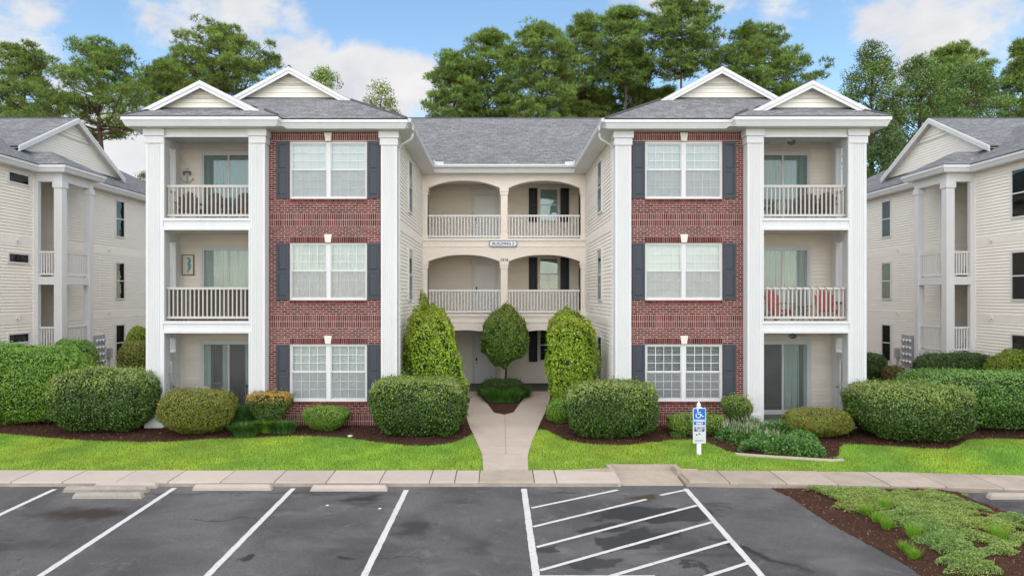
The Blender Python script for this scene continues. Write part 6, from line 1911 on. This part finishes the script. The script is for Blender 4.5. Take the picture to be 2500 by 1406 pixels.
# ================================================================== things on the porches
def chair(kind, loc, rotz, m, label, group=None):
    C = empty('porch_chair', loc, rotz); tag(C, label, 'chair', group)
    # local: faces -y
    if kind == 'slat':
        for x in (-.22, .22):
            q = MB(); q.box(x - .022, x + .022, .18, .225, 0, 1.12); q.obj('leg', m, C)
            q = MB(); q.box(x - .022, x + .022, -.24, -.195, 0, .62); q.obj('leg', m, C)
            q = MB(); q.box(x - .035, x + .035, -.27, .2, .62, .65); q.obj('armrest', m, C)
        q = MB(); q.box(-.24, .24, -.26, .2, .42, .46); q.obj('seat', m, C)
        q = MB(); q.box(-.198, .198, .185, .22, 1.02, 1.12).box(-.198, .198, .185, .22, .5, .55); q.obj('back_rail', m, C)
        for i in range(6):
            x = -.16 + i * .064; q = MB(); q.box(x - .016, x + .016, .19, .21, .55, 1.02); q.obj('back_slat', m, C)
        return C
    tilt = .32
    for i in range(7):                                        # fan back with a rounded top
        u = (i - 3) / 3; h = 1.02 - .16 * u * u
        x0 = u * .19; x1 = u * .27; wd = .036
        q = MB(); zb = .30
        y0 = .12; y1 = .12 + (h - zb) * tilt
        q.v = [(x0 - wd, y0, zb), (x0 + wd, y0, zb), (x1 + wd * 1.1, y1, h - .03 * abs(u)), (x1 - wd * 1.1, y1, h)]
        q.v += [(a, b + .02, c) for a, b, c in q.v]
        q.f = [(0, 1, 2, 3), (7, 6, 5, 4), (0, 4, 5, 1), (1, 5, 6, 2), (2, 6, 7, 3), (3, 7, 4, 0)]
        q.obj('back_slat', m, C)
    for i in range(5):
        y = -.34 + i * .1; q = MB(); q.box(-.25, .25, y - .042, y + .042, .36 - i * .014, .38 - i * .014); q.obj('seat_slat', m, C)
    for x in (-.3, .3):
        q = MB(); q.box(x - .06, x + .06, -.40, .20, .56, .585); q.obj('armrest', m, C)
        q = MB(); q.box(x - .018, x + .018, -.36, -.27, 0, .56); q.obj('leg', m, C)
        q = MB(); q.prism([(-.38, .30), (-.30, .38), (.46, .06), (.46, 0), (.38, 0)], 'x', x * .86 - .015, x * .86 + .015); q.obj('leg', m, C)
    q = MB(); q.box(-.26, .26, .29, .32, .74, .80); q.obj('back_brace', m, C)
    return C
z3, z2, z1 = FL[2], FL[1], FL[0]
g = 'brown chairs on the anchor porch'
chair('fan', (PX(455, .35), .45, z3), R(18), 'brown_wood', 'dark brown round backed chair below the anchor decoration', g)
chair('fan', (PX(512, .45), .55, z3), R(0), 'brown_wood', 'dark brown round backed chair between two others on the anchor porch', g)
chair('fan', (PX(583, .45), .55, z3), R(-6), 'brown_wood', 'dark brown round backed chair beside the inner porch column', g)
g = 'brown chairs under the ceiling fan porch'
chair('fan', (PX(2015, .5), .55, z3), R(-38), 'brown_wood', 'brown porch chair in the outer corner under the dark ceiling fan', g)
chair('fan', (PX(1975, .7), .75, z3), R(-30), 'brown_wood', 'brown porch chair before the siding under the dark ceiling fan', g)
chair('slat', (PX(1862, .6), .6, z3), R(25), 'black_metal', 'black metal chair by the inner column under the dark ceiling fan')
g = 'red chairs on one porch'
chair('fan', (PX(1900, .2), .25, z2), R(18), 'red_paint', 'red fan backed chair before the green curtained sliding door', g)
chair('fan', (PX(2018, .3), .35, z2), R(-14), 'red_paint', 'red fan backed chair beside the tan storage box', g)
chair('slat', (PX(590, .2), .25, z1), R(8), 'black_metal', 'dark slatted chair on the ground floor porch behind the olive dome')
# covered grill beside the ground floor sliding door (mostly behind the dome shrub)
q = MB(); q.v = [(-.42, -.28, 0), (.42, -.28, 0), (.42, .28, 0), (-.42, .28, 0), (-.42, -.26, .78), (.42, -.26, .78), (.42, .26, .78), (-.42, .26, .78), (-.08, -.22, .98), (.38, -.22, .98), (.38, .22, .98), (-.08, .22, .98)]
q.f = [(0, 3, 2, 1)] + [(k + i, k + (i + 1) % 4, k + 4 + (i + 1) % 4, k + 4 + i) for k in (0, 4) for i in range(4)] + [(8, 9, 10, 11)]
tag(q.obj('covered_grill', 'sign_white', None, (PX(475, .9), .95, z1 + .001)), 'pale covered box behind the olive dome shrub on the porch', 'cover')
# small round table between the red chairs
T = empty('side_table', (PX(1962, .35), .35, z2)); tag(T, 'small dark wire table between the two red chairs', 'table')
q = MB(); q.lathe([(.24, .46), (.25, .47), (.25, .485), (.02, .487)], 20); q.obj('table_top', 'black_metal', T)
for i in range(3):
    t = i * 2.094; q = MB(); q.tube([(.2 * math.cos(t), .2 * math.sin(t), .46), (.05 * math.cos(t), .05 * math.sin(t), .25), (.22 * math.cos(t), .22 * math.sin(t), .005)], .012, 6); q.obj('leg', 'black_metal', T)
BX_ = empty('storage_box', (PX(2043, .8), .85, z2)); tag(BX_, 'tan storage box in the corner behind the red chair', 'box')
q = MB(); q.box(-.28, .28, -.22, .22, .001, .55); q.obj('body', 'picture_paper', BX_)
q = MB(); q.box(-.30, .30, -.24, .24, .55, .62); q.obj('lid', 'brown_wood', BX_)
# string of lights wound round the middle right rail
q = MB(); xa, xb = 8.0, 10.6; pts = []
for i in range(220):
    t = i / 219; a = t * 22 * math.pi / 1.0
    pts.append((xa + (xb - xa) * t, -.17 + .052 * math.cos(a), z2 + 1.055 + .055 * math.sin(a)))
q.tube(pts, .007, 5); tag(q.obj('light_string', 'black_metal'), 'thin cord of lights wound round the porch rail above the red chairs', 'cord')
# reed screen behind the middle left rail
def reed():
    r = np.random.default_rng(5); q = MB(); C = []
    xa, xb = -10.62, -8.0; n = 330
    for i in range(n):
        x = xa + (xb - xa) * (i + .5) / n; d = r.uniform(-.012, .012); w_ = .0055
        h = 1.02 + r.uniform(-.05, .03); n0 = len(q.v); q.box(x - w_, x + w_, d - .006, d + .006, .03, h)
        t = r.uniform(.3, 1.2); c = (.11 * t, .068 * t, .042 * t) if r.uniform() > .10 else (.42, .36, .27)
        C += [c] * 8
    me = q.mesh('reed_screen'); a = me.color_attributes.new('Col', 'FLOAT_COLOR', 'POINT'); a.data.foreach_set('color', [v for c in C for v in (*c, 1)])
    me.materials.append(MATS['reed']); o = link('reed_screen', me, None, (0, -.08, z2)); tag(o, 'brown brushwood privacy screen behind the rail of the sea horse porch', 'screen')
    q = MB(); q.box(xa, xb, .008, .016, .25, .27).box(xa, xb, .008, .016, .75, .77); q.obj('binding_wire', 'black_metal', o)
reed()
# anchor wall decoration
A = empty('anchor_decoration', (PX(457, 1.48), 1.49, PZ(430, 1.48))); tag(A, 'grey metal anchor hung on the siding of a top porch', 'decoration')
q = MB(); q.box(-.03, .03, -.02, .0, -.20, .16); q.obj('shank', 'metal_grey', A)
q = MB(); q.box(-.13, .13, -.035, -.005, .10, .16).box(-.13, -.08, -.035, -.005, .02, .10).box(.08, .13, -.035, -.005, .02, .10); q.obj('stock', 'black_metal', A)
q = MB(); q.tube([(.21 * math.sin(t), -.015, -.02 - .20 * math.cos(t) + .0) for t in np.linspace(-1.35, 1.35, 15)], .018, 6); q.obj('fluke', 'metal_grey', A)
q = MB(); q.tube([(.05 * math.sin(t), -.015, .21 + .05 * math.cos(t)) for t in np.linspace(0, 6.28, 13)], .011, 6); q.obj('ring', 'metal_grey', A)
# sea horse picture
Pc = empty('framed_picture', (PX(459, 1.48), 1.49, PZ(647, 1.48))); tag(Pc, 'framed sea horse picture on a porch wall', 'picture')
q = MB(); q.box(-.19, .19, -.012, 0, -.33, .33); q.obj('picture', 'picture_paper', Pc)
q = MB()
for a in ((-.21, -.18, -.35, .35), (.18, .21, -.35, .35), (-.18, .18, .32, .35), (-.18, .18, -.35, -.32)): q.box(a[0], a[1], -.03, 0, a[2], a[3])
q.obj('frame', 'brown_wood', Pc)
q = MB()
body = [(-.05, .2), (.0, .24), (.05, .2), (.055, .12), (.02, .05), (.05, -.02), (.055, -.1), (.02, -.17), (-.02, -.22), (.0, -.26), (.04, -.25)]
rad = [.016, .03, .04, .045, .05, .06, .045, .032, .022, .015, .008]
q.tube([(x, -.016, z) for x, z in body], rad, 8)
q.v = [(x, -.012 - (abs(y + .016) * .12), z) for x, y, z in q.v]; q.obj('sea_horse', 'teal', Pc)
# ceiling fans
def fan(x, y, z, label, blade_m):
    Fn = empty('ceiling_fan', (x, y, z)); tag(Fn, label, 'fan')
    q = MB(); q.tube([(0, 0, 0), (0, 0, -.16)], .012, 8); q.lathe([(.06, -.03), (.065, -.0)], 12); q.obj('rod', 'black_metal', Fn)
    q = MB(); q.lathe([(.04, -.30), (.11, -.27), (.13, -.22), (.11, -.17), (.04, -.15)], 16); q.obj('motor', 'black_metal', Fn)
    for i in range(5):
        t = i * 1.2566 + .3; q = MB(); pts = [(.10, -.03), (.24, -.06), (.58, -.07), (.64, -.03), (.64, .03), (.58, .07), (.24, .06), (.10, .03)]
        q.prism(pts, 'z', -.215, -.205); o = q.obj('blade', blade_m, Fn); o.rotation_euler = (R(8), 0, t)
fan(PX(1932, .55), .55, 9.26, 'ceiling fan with dark motor above the brown porch chairs', 'trim')
fan(PX(1935, .55), .55, 2.98, 'pale ceiling fan under the porch below the red chairs', 'trim')
